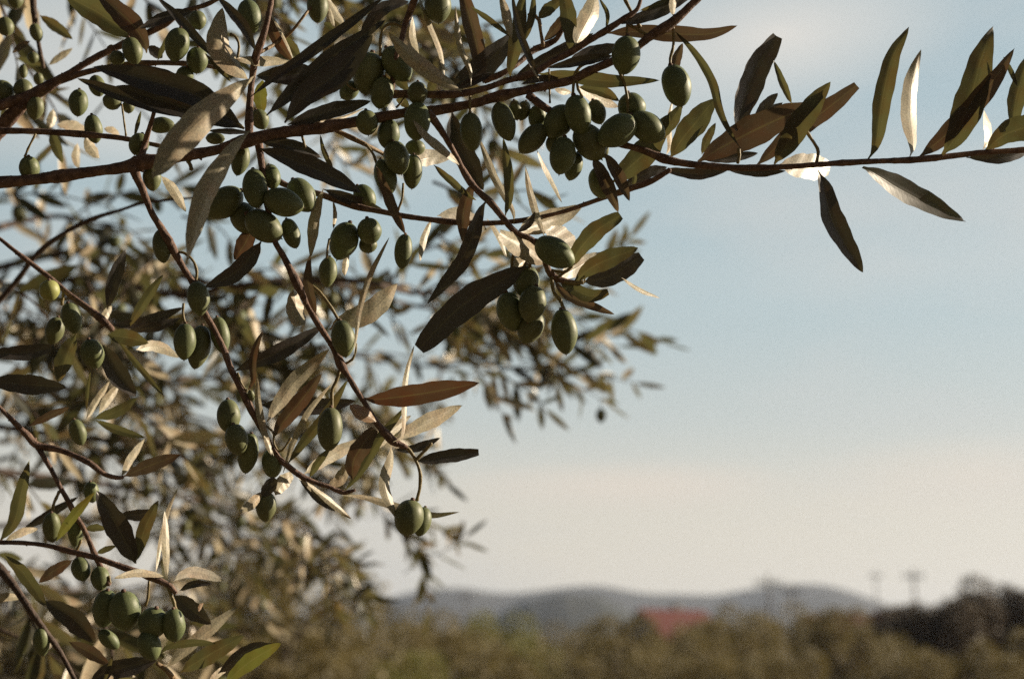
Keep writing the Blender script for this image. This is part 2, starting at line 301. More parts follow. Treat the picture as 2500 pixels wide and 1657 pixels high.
# leaves: tile, base ... tip, width, type, z offset mm
LF = [
 ('1',[(1210,440),(1190,350),(1070,180),(800,-60)],175,'B',0,0), ('1',[(1170,330),(1000,230),(800,100),(530,-40)],200,'T',6,0),
 ('1',[(1600,95),(1400,130),(1150,235)],95,'D',20,0), ('1',[(1800,500),(1640,330),(1480,150),(1290,-30)],80,'D',-30,0),
 ('1',[(1910,680),(1800,560),(1690,440)],42,'T',-32,0), ('1',[(2060,670),(1900,500),(1815,330),(1830,70)],185,'L',-12,0),
 ('1',[(2110,430),(2040,280),(1960,160),(1790,-30)],90,'D',-18,0), ('2',[(390,515),(260,330),(170,90)],95,'R',4,0),
 ('2',[(400,505),(290,310),(190,90)],24,'L',0,0), ('1',[(2400,500),(2150,490),(1950,485)],85,'L',20,0),  # first entry: lit rim of the leaf before it, shaped as a thin leaf
 ('2',[(600,590),(300,620),(85,630)],165,'D',5,0), ('1',[(2105,635),(1880,790),(1560,1090),(1270,1465)],255,'L',-60,0),
 ('1',[(2055,1080),(1900,1270),(1720,1600),(1545,2140)],180,'L',-55,0), ('1',[(2015,1065),(1650,800),(1300,680),(765,550)],215,'D',-20,0),
 ('1',[(1560,975),(1050,800),(640,650)],115,'D',-10,0), ('1',[(2000,1060),(1500,880),(960,710)],190,'D',-5,0),
 ('1',[(1700,810),(1400,640),(1100,530)],95,'D',-8,0), ('1',[(2015,1050),(1930,1000),(1855,945)],26,'L',-6,0),  # second entry: a sunlit leaf edge modelled as a sliver
 ('1',[(2060,1095),(1880,1085),(1720,1080)],50,'D',-5,0), ('2',[(140,940),(130,800),(140,660)],115,'Y',20,0),
 ('2',[(105,1225),(300,1290),(620,1420),(955,1590)],170,'D',-40,0), ('6',[(640,210),(850,290),(1165,408)],100,'D',-20,0),
 ('2',[(110,1160),(250,1180),(400,1215),(625,1300)],112,'D',-12,0), ('2',[(330,1160),(420,1290),(555,1372)],62,'D',10,0),
 ('2',[(612,1105),(650,1270),(740,1445)],38,'T',12,0), ('2',[(40,800),(300,590),(620,370),(1150,-30)],95,'D',-60,0),
 ('2',[(170,955),(400,740),(700,480),(1155,165)],150,'D',-50,0), ('2',[(320,1015),(480,800),(760,600),(1045,290)],225,'D',-42,0),
 ('2',[(940,300),(1050,140),(1180,50),(1345,15)],110,'D',-45,0), ('2',[(345,1030),(650,930),(1035,835)],135,'D',-12,0),
 ('2',[(570,1012),(800,970),(985,890)],26,'L',-15,0), ('2',[(660,-40),(740,90),(825,218)],72,'L',20,0),  # first entry: lit lower edge of the preceding leaf, built as a strip
 ('2',[(640,190),(700,220),(745,275)],50,'T',10,0), ('2',[(690,60),(705,140),(730,225)],36,'L',10,0),
 ('2',[(290,290),(380,390),(455,480)],95,'T',20,0), ('2',[(1785,758),(1560,620),(1340,450),(1180,272)],135,'G',-14,0),
 ('2',[(1430,470),(1392,300),(1378,138)],58,'L',-2,0), ('2',[(1645,645),(1590,440),(1500,220),(1420,-40)],44,'L',-10,0),
 ('2',[(1860,705),(1850,570),(1770,370),(1728,55)],52,'G',-8,0), ('2',[(1960,690),(1920,450),(1860,200),(1750,-200)],140,'B',0,0),
 ('2',[(1690,715),(1850,620),(2030,480),(2230,260)],200,'D',15,0), ('2',[(1735,740),(1900,660),(2035,598)],72,'D',10,0),
 ('2',[(2200,318),(2050,200),(1855,55)],48,'T',0,0), ('2',[(2190,318),(2150,130),(2100,-60)],80,'G',-10,0),
 ('3',[(405,675),(320,520),(230,300),(185,100),(170,-60)],62,'D',-20,0), ('3',[(400,670),(330,540),(215,275)],34,'L',-22,0),
 ('3',[(155,645),(160,560),(215,330),(270,-80)],125,'T',0,0), ('3',[(265,355),(330,150),(355,-60)],64,'T',5,0),
 ('3',[(385,155),(470,90),(590,-10)],100,'T',5,0), ('3',[(645,425),(650,330),(635,150),(590,-120)],135,'T',0,0),
 ('3',[(690,375),(740,240),(800,110),(860,-80)],155,'L',-5,0), ('3',[(430,345),(530,240),(625,100)],90,'B',6,0),
 ('3',[(180,645),(500,460),(840,275)],115,'D',12,0), ('3',[(640,495),(820,440),(1080,375)],115,'D',4,0),
 ('3',[(1010,460),(750,500),(460,562)],85,'D',8,0), ('3',[(1070,200),(1300,120),(1680,-60)],120,'D',5,0),
 ('3',[(1220,90),(1330,60),(1500,-30)],42,'T',0,0), ('3',[(945,240),(957,120),(885,-20)],36,'T',0,0),
 ('3',[(945,275),(1200,260),(1500,278),(1800,280),(2030,213)],135,'B',14,0), ('3',[(1497,130),(1500,40),(1500,-60)],58,'L',0,0),
 ('3',[(390,610),(650,640),(1000,680),(1390,665)],118,'T',14,0), ('3',[(715,720),(900,750),(1055,835)],95,'T',20,0),
 ('3',[(705,705),(850,790),(1045,885)],105,'L',30,0), ('3',[(520,735),(580,755),(660,765)],55,'L',30,0),
 ('3',[(600,665),(400,650),(245,695)],62,'D',10,0), ('3',[(2055,1225),(1960,1090),(1880,920),(1820,700),(1700,480),(1515,262)],72,'T',-20,0),
 ('3',[(1495,650),(1530,480),(1577,358)],80,'B',10,0), ('3',[(1440,1285),(1485,1190),(1480,1030),(1490,840)],48,'L',0,0),
 ('3',[(1350,1160),(1480,1010),(1570,860)],120,'T',25,0), ('3',[(1475,1305),(1570,1160),(1700,1000),(1845,815)],200,'T',2,0),
 ('3',[(1735,1275),(1780,1150),(1850,1015)],72,'T',15,0), ('3',[(1005,1500),(1130,1390),(1290,1230),(1470,940)],210,'T',25,0),
 ('3',[(1090,1545),(1250,1440),(1450,1380)],105,'D',20,0), ('3',[(1410,1400),(1700,1440),(1960,1398)],92,'D',18,0),
 ('4',[(-325,1335),(-80,1190),(280,1010),(650,855)],255,'B',5,0), ('4',[(155,1370),(420,1130),(700,930),(985,705)],155,'B',12,1),
 ('4',[(305,1355),(430,1160),(600,900),(770,675)],195,'T',0,0), ('4',[(-10,1080),(60,850),(170,560),(325,300)],205,'D',15,1),
 ('4',[(450,860),(390,720),(300,500)],62,'T',6,0), ('4',[(140,970),(240,860),(335,770)],85,'D',26,0), ('4',[(150,1000),(260,920),(375,848)],66,'D',28,0),
 ('4',[(352,1360),(560,1382),(765,1392)],215,'W',12,1), ('4',[(-90,1400),(200,1430),(400,1410)],66,'D',10,0), ('3',[(1735,1315),(1960,1300),(2200,1265)],88,'D',12,0),
 ('F',[(1889,392),(1900,432),(1920,520),(1993,629)],50,'D',0,0), ('F',[(1993,386),(2020,397),(2110,445),(2231,512)],52,'H',0,0),
 ('4',[(1078,1315),(1140,1200),(1190,850),(1270,500),(1418,222)],155,'T',0,0), ('4',[(1425,1295),(1465,1190),(1460,950),(1470,650),(1515,412)],132,'L',0,0),
 ('4',[(1690,1280),(1800,1130),(1930,800),(2010,500),(2113,218)],255,'T',-2,0), ('4',[(1495,1305),(1780,1060),(2060,740),(2290,398)],175,'B',6,0),
 ('4',[(2030,1230),(2067,1160),(2060,1060),(2035,905)],66,'L',8,0), ('4',[(2310,710),(2250,570),(2195,468)],44,'T',4,0),
 ('4',[(2270,1070),(2310,800),(2420,420)],160,'T',6,0), ('4',[(2045,1245),(2200,1120),(2400,1050),(2640,930)],210,'T',0,0),
 ('4',[(1890,1300),(2150,1300),(2420,1240)],96,'D',5,0),
 ('5',[(1330,100),(1430,210),(1535,395)],84,'L',20,0), ('5',[(885,1200),(940,960),(1038,705)],115,'D',50,0),
 ('5',[(2155,640),(2060,770),(1900,920),(1688,1017)],150,'D',8,0), ('5',[(2100,490),(2030,650),(1935,790)],140,'R',15,0),
 ('5',[(1055,1360),(1190,1150),(1345,915)],84,'T',60,0), ('5',[(925,1335),(1200,1300),(1515,1185)],95,'D',55,0), ('5',[(1075,1375),(1300,1340),(1490,1270)],80,'D',58,0),
 ('5',[(870,1320),(870,1250),(925,1170)],66,'L',54,0), ('8',[(2035,525),(2088,440),(2085,300),(2110,160),(2172,22)],64,'B',0,0),
 ('9',[(82,187),(200,130),(450,20),(800,-180)],135,'D',4,0), ('8',[(-80,210),(200,205),(425,165)],125,'D',40,1), ('8',[(-80,440),(250,470),(552,490)],165,'D',42,0),
 ('8',[(625,55),(560,230),(480,445)],150,'T',50,0), ('8',[(850,140),(950,350),(1122,565)],175,'D',45,0), ('8',[(890,60),(1050,80),(1225,125)],135,'T',45,0),
 ('8',[(1125,180),(1300,145),(1485,245)],95,'L',55,0), ('8',[(955,75),(1100,260),(1355,565)],52,'T',45,0), ('8',[(715,750),(800,610),(905,440)],64,'L',60,0),
 ('8',[(815,710),(890,590),(985,465)],74,'L',66,0), ('8',[(712,690),(730,520),(748,340)],32,'T',55,0), ('8',[(780,745),(980,690),(1135,575)],95,'T',60,0),
 ('8',[(790,765),(980,840),(1195,905)],74,'T',60,0), ('8',[(1005,1228),(1080,1080),(1195,915)],66,'L',55,0), ('8',[(1020,1225),(1250,1130),(1490,1045)],115,'B',60,0),
 ('8',[(240,810),(420,720),(575,655)],66,'B',70,0), ('A',[(0,430),(110,270),(170,20),(245,-240)],120,'T',50,0), ('A',[(45,425),(180,360),(315,328)],66,'L',50,0),
 ('A',[(165,355),(400,210),(645,65)],74,'D',70,0), ('A',[(465,430),(620,240),(785,25)],84,'Y',40,0), ('A',[(1120,615),(1000,370),(795,15)],205,'D',35,0),
 ('A',[(1118,605),(1180,350),(1303,95)],115,'T',38,0), ('A',[(985,215),(1150,215),(1300,180)],95,'D',45,0), ('A',[(1378,745),(1355,480),(1360,175)],66,'L',35,0),
 ('A',[(1285,700),(1350,400),(1400,180),(1470,-15)],40,'L',32,0), ('A',[(1430,760),(1520,700),(1640,690),(1845,755)],95,'W',30,0), ('A',[(1480,840),(1600,780),(1750,780)],60,'D',32,0),
 ('A',[(1360,720),(1150,690),(940,735)],66,'L',38,0), ('A',[(1435,875),(1570,990),(1742,1115)],155,'D',28,0), ('A',[(1355,1485),(1600,1250),(1955,975)],110,'G',50,0),
 ('A',[(1315,1360),(1400,1300),(1600,1270),(1780,1275)],66,'T',25,0), ('A',[(1490,1510),(1720,1370),(2015,1208)],150,'T',40,0), ('A',[(1850,1610),(2050,1430),(2320,1270)],135,'Y',35,0),
 ('A',[(1800,1520),(2050,1330),(2280,1280)],110,'D',42,0),
 ('A',[(30,540),(200,700),(385,975)],115,'T',45,0), ('A',[(360,920),(600,1060),(790,1270)],185,'D',60,0), ('A',[(570,1260),(750,1340),(905,1455)],110,'B',60,0),
 ('A',[(600,585),(440,680),(320,770)],95,'B',60,0), ('A',[(-60,905),(80,890),(180,905)],70,'L',70,0), ('A',[(740,1600),(900,1500),(1300,1410)],160,'D',30,0),
 ('A',[(855,1600),(900,1460),(932,1375)],34,'T',25,0), ('A',[(880,1600),(1000,1520),(1120,1550)],70,'L',28,0), ('A',[(1720,1600),(1800,1520),(1900,1450)],60,'L',45,0),
 ('9',[(345,605),(440,470),(590,270),(858,8)],135,'G',-5,0), ('9',[(395,740),(470,620),(620,440),(797,208)],135,'B',0,0), ('9',[(285,465),(600,480),(850,470),(1078,432)],150,'D',25,0),
 ('9',[(478,1025),(560,760),(690,510),(885,285)],52,'G',-4,0), ('9',[(515,952),(640,780),(830,540),(1012,258)],92,'T',8,0), ('9',[(695,1065),(790,920),(870,820)],66,'T',15,0),
 ('9',[(650,1035),(880,880),(1165,742)],112,'L',20,0), ('9',[(1050,1085),(1060,930),(1140,790),(1235,665)],150,'B',10,1), ('9',[(975,1185),(1110,1020),(1260,760),(1492,478)],84,'T',0,0),
 ('9',[(1170,880),(1360,680),(1532,553)],92,'L',15,0), ('9',[(1245,605),(1140,540),(1028,468)],115,'P',-5,0), ('9',[(850,1130),(950,1080),(1030,930)],100,'G',14,0),
 ('9',[(1135,413),(1260,420),(1650,370),(2098,285)],178,'R',0,0), ('9',[(1385,772),(1455,710),(1450,400),(1480,200),(1558,-20)],46,'L',-10,0),
 ('9',[(1400,752),(1600,640),(1955,473)],135,'L',2,0), ('9',[(1395,835),(1550,825),(1775,738)],72,'D',4,0), ('9',[(1578,932),(1800,890),(2090,855)],112,'D',0,1),
 ('9',[(1370,800),(1372,930),(1335,1130),(1415,1405)],92,'L',0,0), ('9',[(965,1212),(1150,1228),(1450,1310),(1700,1375),(1935,1350)],66,'G',8,0),
 ('9',[(600,1065),(800,1220),(1038,1405)],62,'L',-5,0), ('9',[(610,1080),(780,1260),(910,1345)],50,'D',0,0), ('9',[(415,1210),(465,1120),(552,1038)],118,'L',0,1),
 ('9',[(300,1220),(355,1145),(412,1070)],105,'D',-6,1), ('9',[(303,1180),(215,1285),(118,1348)],84,'L',-4,0), ('9',[(400,885),(335,730),(280,500),(255,195)],62,'G',-10,0),
 ('9',[(380,880),(350,790),(320,720)],44,'L',-14,0),
 ('6',[(395,1030),(415,1130),(460,1330)],140,'L',5,1), ('6',[(640,205),(570,440),(535,770)],95,'G',-10,0), ('6',[(582,1250),(512,980),(530,745)],78,'B',-10,0),
 ('6',[(893,1575),(935,1330),(960,1180),(1050,900),(1183,608)],48,'G',-15,0), ('6',[(690,1370),(800,1300),(1020,1220),(1253,988)],185,'G',5,0),
 ('6',[(722,540),(730,420),(722,310)],34,'L',26,0), ('6',[(815,925),(838,800),(852,700)],54,'L',30,0), ('6',[(1322,592),(1215,370),(1078,20)],88,'B',-15,0),
 ('6',[(1535,458),(1490,590),(1438,805)],58,'L',15,0), ('6',[(1580,430),(1760,420),(1985,545)],120,'W',40,0), ('6',[(1882,148),(1800,380),(1790,645)],115,'B',4,0),
 ('6',[(1990,300),(1925,400),(1780,770),(1493,1158)],132,'D',-10,0), ('6',[(2310,845),(2080,980),(1760,1190),(1428,1525)],235,'D',-5,1),
 ('7',[(1140,830),(960,680),(748,568)],175,'L',10,1), ('7',[(960,785),(900,830),(850,865)],110,'L',30,1), ('7',[(895,562),(1100,480),(1250,430),(1433,342)],180,'L',0,0),
 ('7',[(888,562),(980,500),(1035,395)],54,'D',-5,0), ('7',[(1120,540),(1240,600),(1390,720)],185,'W',15,0), ('7',[(1330,860),(1390,730),(1540,560),(1742,425)],155,'T',0,1),
 ('7',[(1240,935),(1420,830),(1565,728)],140,'W',15,0), ('7',[(1350,975),(1540,840),(1885,693)],155,'T',0,0), ('7',[(1435,975),(1660,920),(1912,762)],168,'D',5,1),
 ('7',[(1235,968),(1350,1030),(1500,1090),(1640,1055)],112,'T',0,1), ('7',[(1185,945),(1280,1070),(1450,1150),(1692,1242)],78,'B',0,0), ('7',[(1750,940),(1900,1040),(2068,1108)],36,'L',4,0),
 ('7',[(1112,595),(1020,260),(955,20)],62,'G',-2,0), ('7',[(862,500),(850,400),(770,260),(680,100),(565,-230)],66,'G',-6,0),
 ('2',[(1700,920),(1730,1130),(1830,1350),(1960,1570)],190,'D',10,0), ('7',[(788,435),(822,250),(805,0),(772,-215)],84,'T',10,0), ('7',[(1045,-130),(1190,140),(1255,318)],38,'L',15,0),
 ('7',[(200,10),(330,130),(470,250),(552,302)],62,'T',15,0), ('7',[(635,448),(710,580),(800,775)],42,'L',15,0), ('7',[(1510,-60),(1620,150),(1722,398)],115,'B',0,0),
 ('7',[(1610,-90),(1720,90),(1815,308)],105,'B',3,0), ('7',[(1840,190),(1858,120),(1848,60)],40,'T',8,0),
 ('2',[(1772,1370),(1600,1240),(1480,1140),(1380,988)],74,'L',-2,0), ('2',[(1370,1345),(1530,1290),(1700,1300)],135,'W',15,0),
 ('2',[(1345,745),(1290,690),(1225,615)],84,'T',10,0), ('2',[(1345,895),(1300,845),(1240,825)],70,'T',10,0), ('2',[(1510,770),(1540,700),(1580,650)],70,'T',12,0),
 ('1',[(1300,500),(1340,400),(1385,285)],44,'T',10,0), ('1',[(1220,380),(1280,430),(1340,480)],90,'D',40,0), ('1',[(1165,910),(1140,1020),(1110,1130)],34,'T',20,0),
 ('A',[(700,330),(800,320),(880,330)],60,'T',60,0), ('A',[(800,530),(900,490),(960,470)],50,'T',50,0), ('A',[(1640,1010),(1660,960),(1680,940)],30,'P',30,0),
 ('1',[(420,1080),(470,1200),(520,1350)],90,'T',110,0), ('1',[(700,1130),(760,1220),(820,1310)],95,'L',90,0), ('1',[(640,1180),(630,1300),(650,1390)],70,'L',160,0),
 ('1',[(330,130),(450,210),(600,325)],90,'T',130,0), ('1',[(250,340),(180,380),(100,440)],55,'B',130,0), ('1',[(400,540),(480,480),(600,400)],60,'G',150,0), ('1',[(470,1030),(600,1040),(740,1090)],90,'L',140,0),
 ('1',[(860,1060),(930,1080),(990,1120)],60,'L',100,0), ('1',[(440,900),(430,990),(400,1060)],80,'L',120,0),
]
# olives: tile, stalk end, tip, width, z offset mm
OL = [
 ('1',2030,0,2095,272,195,-5),('1',1492,232,1430,505,205,5),('1',1060,310,1120,530,165,25),('1',950,420,985,545,125,28),('1',1620,90,1645,245,145,12),
 ('1',1635,390,1620,605,180,14),('1',1545,555,1500,705,145,16),('1',180,662,205,805,155,58),('1',-20,685,60,835,180,60),('1',310,800,275,988,138,50),
 ('1',655,738,640,958,158,45),('1',272,428,270,525,92,120),('1',190,535,196,645,72,120),('1',315,605,322,702,84,115),('1',275,195,325,345,105,120),('1',120,-60,130,70,130,110),
 ('1',30,150,60,290,140,90),('1',755,945,792,1180,148,30),('1',1235,1040,1435,1030,138,14),('1',940,780,905,895,155,35),('1',1060,825,1062,935,100,38),('1',780,630,825,790,135,40),
 ('1',1175,1105,1110,1275,165,6),('1',235,1290,245,1490,165,6),('5',1245,15,1262,222,150,4),('1',1705,1140,1850,1145,105,14),('2',80,905,152,1065,145,8),
 ('1',2010,1190,1955,1445,150,4),('6',60,45,90,360,205,-6),('6',190,10,232,200,155,2),('5',1990,220,1700,420,240,2),('6',150,265,472,362,232,-8),('6',10,410,288,612,250,-4),
 ('6',335,455,415,692,150,8),('6',390,130,535,385,225,12),('5',1960,330,2080,560,230,8),('6',920,180,1045,370,172,26),('6',860,485,755,785,235,20),('6',1000,448,1035,660,205,16),('6',1000,600,1012,735,155,26),
 ('6',1318,580,1288,862,152,8),('6',692,768,668,1012,152,10),('6',775,1290,825,1590,195,-6),('2',1590,-90,1590,188,222,-6),('2',585,-80,592,185,175,12),
 ('2',1045,435,985,775,265,4),('2',1160,395,1340,660,225,0),('2',1145,635,1100,895,195,-2),('2',920,690,790,810,150,12),('2',990,910,1012,1113,185,-3),
 ('2',1420,675,1418,865,165,-4),('2',1420,845,1405,1155,222,-6),('2',1185,985,1170,1230,185,4),('2',1215,1168,1285,1435,212,-4),('2',1385,1275,1370,1555,165,6),('2',1115,1315,1195,1595,182,3),
 ('2',1400,1155,1400,1285,165,18),('2',1850,933,1872,1245,192,-2),('3',55,848,155,1155,188,0),('3',185,825,212,992,112,10),('3',285,835,238,992,122,14),
 ('3',385,865,370,1065,150,12),('3',440,1040,238,1255,190,4),('3',640,880,475,1135,235,4),('3',680,785,750,1110,222,-8),('3',835,825,905,1022,150,10),('3',715,1040,905,1310,258,0),
 ('3',605,1130,558,1435,218,-6),('3',490,1120,560,1265,150,8),('3',710,1260,642,1485,150,6),('3',865,1070,935,1300,122,10),('3',1120,298,1088,612,238,-12),
 ('3',1125,768,1190,1010,232,8),('3',1180,985,890,1175,252,-8),('3',1150,950,1418,1140,238,0),('3',1475,540,1570,875,242,-4),('7',1540,30,1605,282,192,8),
 ('5',1330,540,1352,812,160,6),('5',1615,970,1655,1248,184,-6),('8',1530,-35,1518,262,184,-4),('8',1670,-20,1605,332,192,10),('5',1790,1262,1845,1560,155,10),
 ('5',560,1145,625,1395,165,45),('5',480,1265,418,1485,155,52),('8',730,95,795,332,192,42),('5',405,960,412,1125,168,50),
 ('8',1880,590,1895,865,192,6),('8',1925,795,1985,1045,192,-4),('8',2075,870,2025,1195,172,4),('8',610,755,675,965,135,85),('9',380,825,395,1065,172,6),('9',872,488,850,842,212,-4),
 ('9',345,1185,328,1425,172,2),('9',1545,1250,1485,1540,245,-8),('9',1650,1310,1595,1545,155,6),('9',205,345,222,435,62,0),
 ('A',425,195,432,435,145,45),('A',625,235,618,472,125,55),('A',745,-60,765,110,125,55),('A',640,565,695,755,155,40),('A',815,640,832,835,155,38),
 ('A',890,835,845,1135,205,30),('A',1020,845,1035,1165,262,24),('A',1290,985,1225,1225,242,20),('A',1430,988,1442,1255,192,18),('A',1195,1175,1275,1405,192,16),
 ('A',820,1170,975,1310,125,28),('A',330,1145,352,1375,135,70),('7',1045,635,1352,820,238,-14),('7',975,838,955,1105,222,4),('7',795,1058,870,1375,218,0),
 ('7',1045,1008,975,1300,228,-8),('7',1060,1225,940,1475,212,2),('7',1250,1198,1292,1565,218,-4),
]

# ================================================================== the front olive tree
GRP_T = 'olive trees in leaf and fruit'
tree = empty('olive_tree', (-1.55, 1.05, 0), 'sharply focused olive tree with green olives hanging across the top and left', 'olive tree')
toff = np.array([-1.55, 1.05, 0.0])
samples = []                                     # branch samples (px, py, depth)
def depth_at(px, py, rmax=60):
    A = np.vstack(samples); d = np.hypot(A[:, 0] - px, A[:, 1] - py); i = d.argmin()
    return A[i, 2] if d[i] < rmax else D0
for t, pts, z0, z1 in BR:
    p = np.array(pts, float)
    q = px_of(t, p[:, :2]); wd = p[:, 2] * tscale(t)
    n = max(10, int(np.hypot(*np.diff(q, axis=0).T).sum() / 9))
    A = spline(np.column_stack([q, wd]), n)
    # small waver of the bark line and swollen nodes
    ph = rnd.uniform(0, 6)
    s = np.linspace(0, 1, n); dep = D0 + (z0 + (z1 - z0) * s) / 1000 + 0.004 * np.sin(s * 9 + ph)
    samples.append(np.column_stack([A[:, :2], dep]))
    P = to_world(ray(A[:, 0], A[:, 1]) * dep[:, None])
    r = A[:, 2] / 2 * K / 2500 * dep
    r = r * (1 + 0.20 * (np.abs(np.sin(s * n * 0.13 + ph)) ** 14) + .05 * np.sin(s * n * .37)) * np.array([1 + rnd.uniform(-.05, .05) for _ in range(n)])
    mb = MB(); tube(mb, P, r, 12, 0.04)
    # bud scars / small nodes
    for _ in range(max(3, n // 7)):
        i = rnd.randrange(2, n - 2); c = P[i]; dirv = norm(np.array([rnd.uniform(-1, 1), rnd.uniform(-1, 1), rnd.uniform(-1, 1)]))
        tube(mb, [c, c + dirv * r[i] * 0.9, c + dirv * r[i] * 1.35], [r[i] * .55, r[i] * .42, r[i] * .15], 6, 0.1)
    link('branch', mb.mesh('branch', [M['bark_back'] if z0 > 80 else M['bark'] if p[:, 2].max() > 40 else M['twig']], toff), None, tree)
for t, pts, wd in ST:
    q = px_of(t, pts); n = max(6, int(np.hypot(*np.diff(q, axis=0).T).sum() / 8)); A = spline(q, n)
    d0_, d1_ = depth_at(*A[0]), depth_at(*A[-1])
    dd = min((d0_, d1_), key=lambda v: abs(v - D0))
    P = to_world(ray(A[:, 0], A[:, 1]) * dd); r = wd * tscale(t) / 2 * K / 2500 * dd
    rr = r * (1 + 0.25 * (np.abs(np.sin(np.linspace(0, 7, n))) ** 6)); rr[-1] *= 1.3
    mb = MB(); tube(mb, P, rr, 8, 0.05)
    link('stalk', mb.mesh('stalk', [M['stalk']], toff), None, tree)
    samples.append(np.column_stack([A, np.full(n, dd)]))

NRM = {'L': (.73, .28, .62), 'W': (.66, .34, .66), 'D': (.36, -.08, .93), 'H': (.50, .14, .85), 'T': (-.12, .05, .98), 'G': (.50, .12, .86),
       'B': (.05, -.1, .99), 'R': (-.05, .05, .98), 'Y': (-.25, .05, .96), 'P': (.7, .3, .6)}
MATK = {'L': 'leaf', 'H': 'leaf', 'W': 'leaf_sun_tint', 'D': 'leaf_shade_tint', 'T': 'leaf', 'G': 'leaf', 'B': 'leaf_brown', 'R': 'leaf_rust', 'Y': 'leaf_yellow', 'P': 'leaf_rust'}
def leaf_geo(q, wpx, typ, dep, blunt, nu=24, nv=6):
    """leaf lying in a tilted plane through its base; q spine in photo px (base -> tip)"""
    nrm = norm(np.array(NRM[typ]) + np.array([rnd.uniform(-.08, .08), rnd.uniform(-.1, .1), 0]))
    A = spline(q, nu); T = np.gradient(A, axis=0); T /= np.linalg.norm(T, axis=1, keepdims=True) + 1e-9
    Pp = np.stack([-T[:, 1], T[:, 0]], 1)
    u = np.linspace(0, 1, nu)
    if blunt: f = np.clip(np.sin(np.pi * np.clip(u * 0.93 + .0, 0, 1)) , 0, 1) ** 0.55
    else: f = np.sin(np.pi * u ** rnd.uniform(.88, 1.06)) ** 0.72
    f = f * np.clip(u / 0.10, 0.0, 1.0) ** 0.7; f[0] = 0.0
    f = np.maximum(f, np.where(u < 0.85, 0.07, 0.0)); 
    ph1, ph2 = rnd.uniform(0, 6), rnd.uniform(0, 6)
    eL = 1 + 0.05 * np.sin(u * 17 + ph1) + 0.03 * np.sin(u * 41 + ph2); eR = 1 + 0.05 * np.sin(u * 15 + ph2) + 0.03 * np.sin(u * 37 + ph1)
    v = np.linspace(-1, 1, nv + 1)
    wid = wpx / 2 * f
    X = A[:, None, :] + Pp[:, None, :] * (v[None, :, None] * (wid[:, None] * np.where(v[None, :] < 0, eL[:, None], eR[:, None]))[:, :, None])
    X = X.reshape(-1, 2)
    rr = ray(X[:, 0], X[:, 1]); b = ray(A[:1, 0], A[:1, 1])[0] * dep
    # camera space here: right, up, forward ; nrm given as right, up, towards camera
    nn = np.array([nrm[0], nrm[1], -nrm[2]])
    den = rr @ nn; tt = (b @ nn) / den
    P = rr * tt[:, None]
    # keep extreme perspective stretch in bounds
    lim = 0.055; z = P[:, 2] - dep; z = np.tanh(z / lim) * lim; P = rr * (dep + z)[:, None]
    W = wpx / 2 * K / 2500 * dep; L = np.linalg.norm(P[(nu - 1) * (nv + 1)] - P[0])
    uu = np.repeat(u, nv + 1); vv = np.tile(v, nu)
    fold = rnd.uniform(.12, .42) * (1 if typ != 'W' else .3); curl = rnd.uniform(-.05, .06); tw = rnd.uniform(-.3, .3)
    sgn = -1 if typ in 'LWGP' else 1          # which face looks at the camera
    dz = (np.abs(vv) * fold * W * sgn * np.repeat(f, nv + 1) + curl * L * np.sin(np.pi * uu) + tw * vv * W * (uu - .4) + 0.02 * W * np.sin(uu * 23 + vv * 3 + ph1))
    P = P + np.outer(dz, nn)
    V = to_world(P)
    i = np.arange(nu - 1)[:, None] * (nv + 1) + np.arange(nv)[None, :]; i = i.ravel()
    Fc = np.stack([i, i + 1, i + nv + 2, i + nv + 1], 1)
    # orient: front face = upper surface
    a, b_, c = V[Fc[len(Fc) // 2][0]], V[Fc[len(Fc) // 2][1]], V[Fc[len(Fc) // 2][2]]
    fn = np.cross(b_ - a, c - b_); to_cam = np.dot(fn, CAM - a) > 0
    want_front = typ in 'DTBRYH'
    if to_cam != want_front: Fc = Fc[:, ::-1]
    UV = np.stack([uu, (vv + 1) / 2], 1)
    return V, Fc, UV, W * 2 * L
leaves = []
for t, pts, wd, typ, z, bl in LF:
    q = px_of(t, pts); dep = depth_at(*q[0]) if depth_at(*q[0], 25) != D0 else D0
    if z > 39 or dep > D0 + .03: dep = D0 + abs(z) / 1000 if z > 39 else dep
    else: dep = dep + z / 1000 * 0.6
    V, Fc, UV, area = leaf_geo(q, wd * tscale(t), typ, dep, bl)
    # how much of it shows in the frame
    c = q.mean(0); vis = 1.0 if (0 < c[0] < 2500 and 0 < c[1] < 1657) else 0.3
    shown = np.hypot(*np.diff(q, axis=0).T).sum() * wd * tscale(t) * vis
    leaves.append((shown, V, Fc, UV, MATK[typ]))
leaves.sort(key=lambda a: -a[0])
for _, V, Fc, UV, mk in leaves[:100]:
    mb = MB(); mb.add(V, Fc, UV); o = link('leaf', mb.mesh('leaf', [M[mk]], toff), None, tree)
    if mk == 'leaf_rust': o['label'] = 'rusty orange leaf'
    if mk == 'leaf_yellow': o['label'] = 'yellow green leaf'
mks = ['leaf', 'leaf_brown', 'leaf_rust', 'leaf_yellow', 'leaf_sun_tint', 'leaf_shade_tint']
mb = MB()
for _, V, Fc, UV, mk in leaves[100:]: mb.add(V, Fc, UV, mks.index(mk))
tag(link('small_leaf', mb.mesh('small_leaf', [M[k] for k in mks], toff), None, tree), kind='stuff')  # also holds the slivers shaped for lit leaf edges

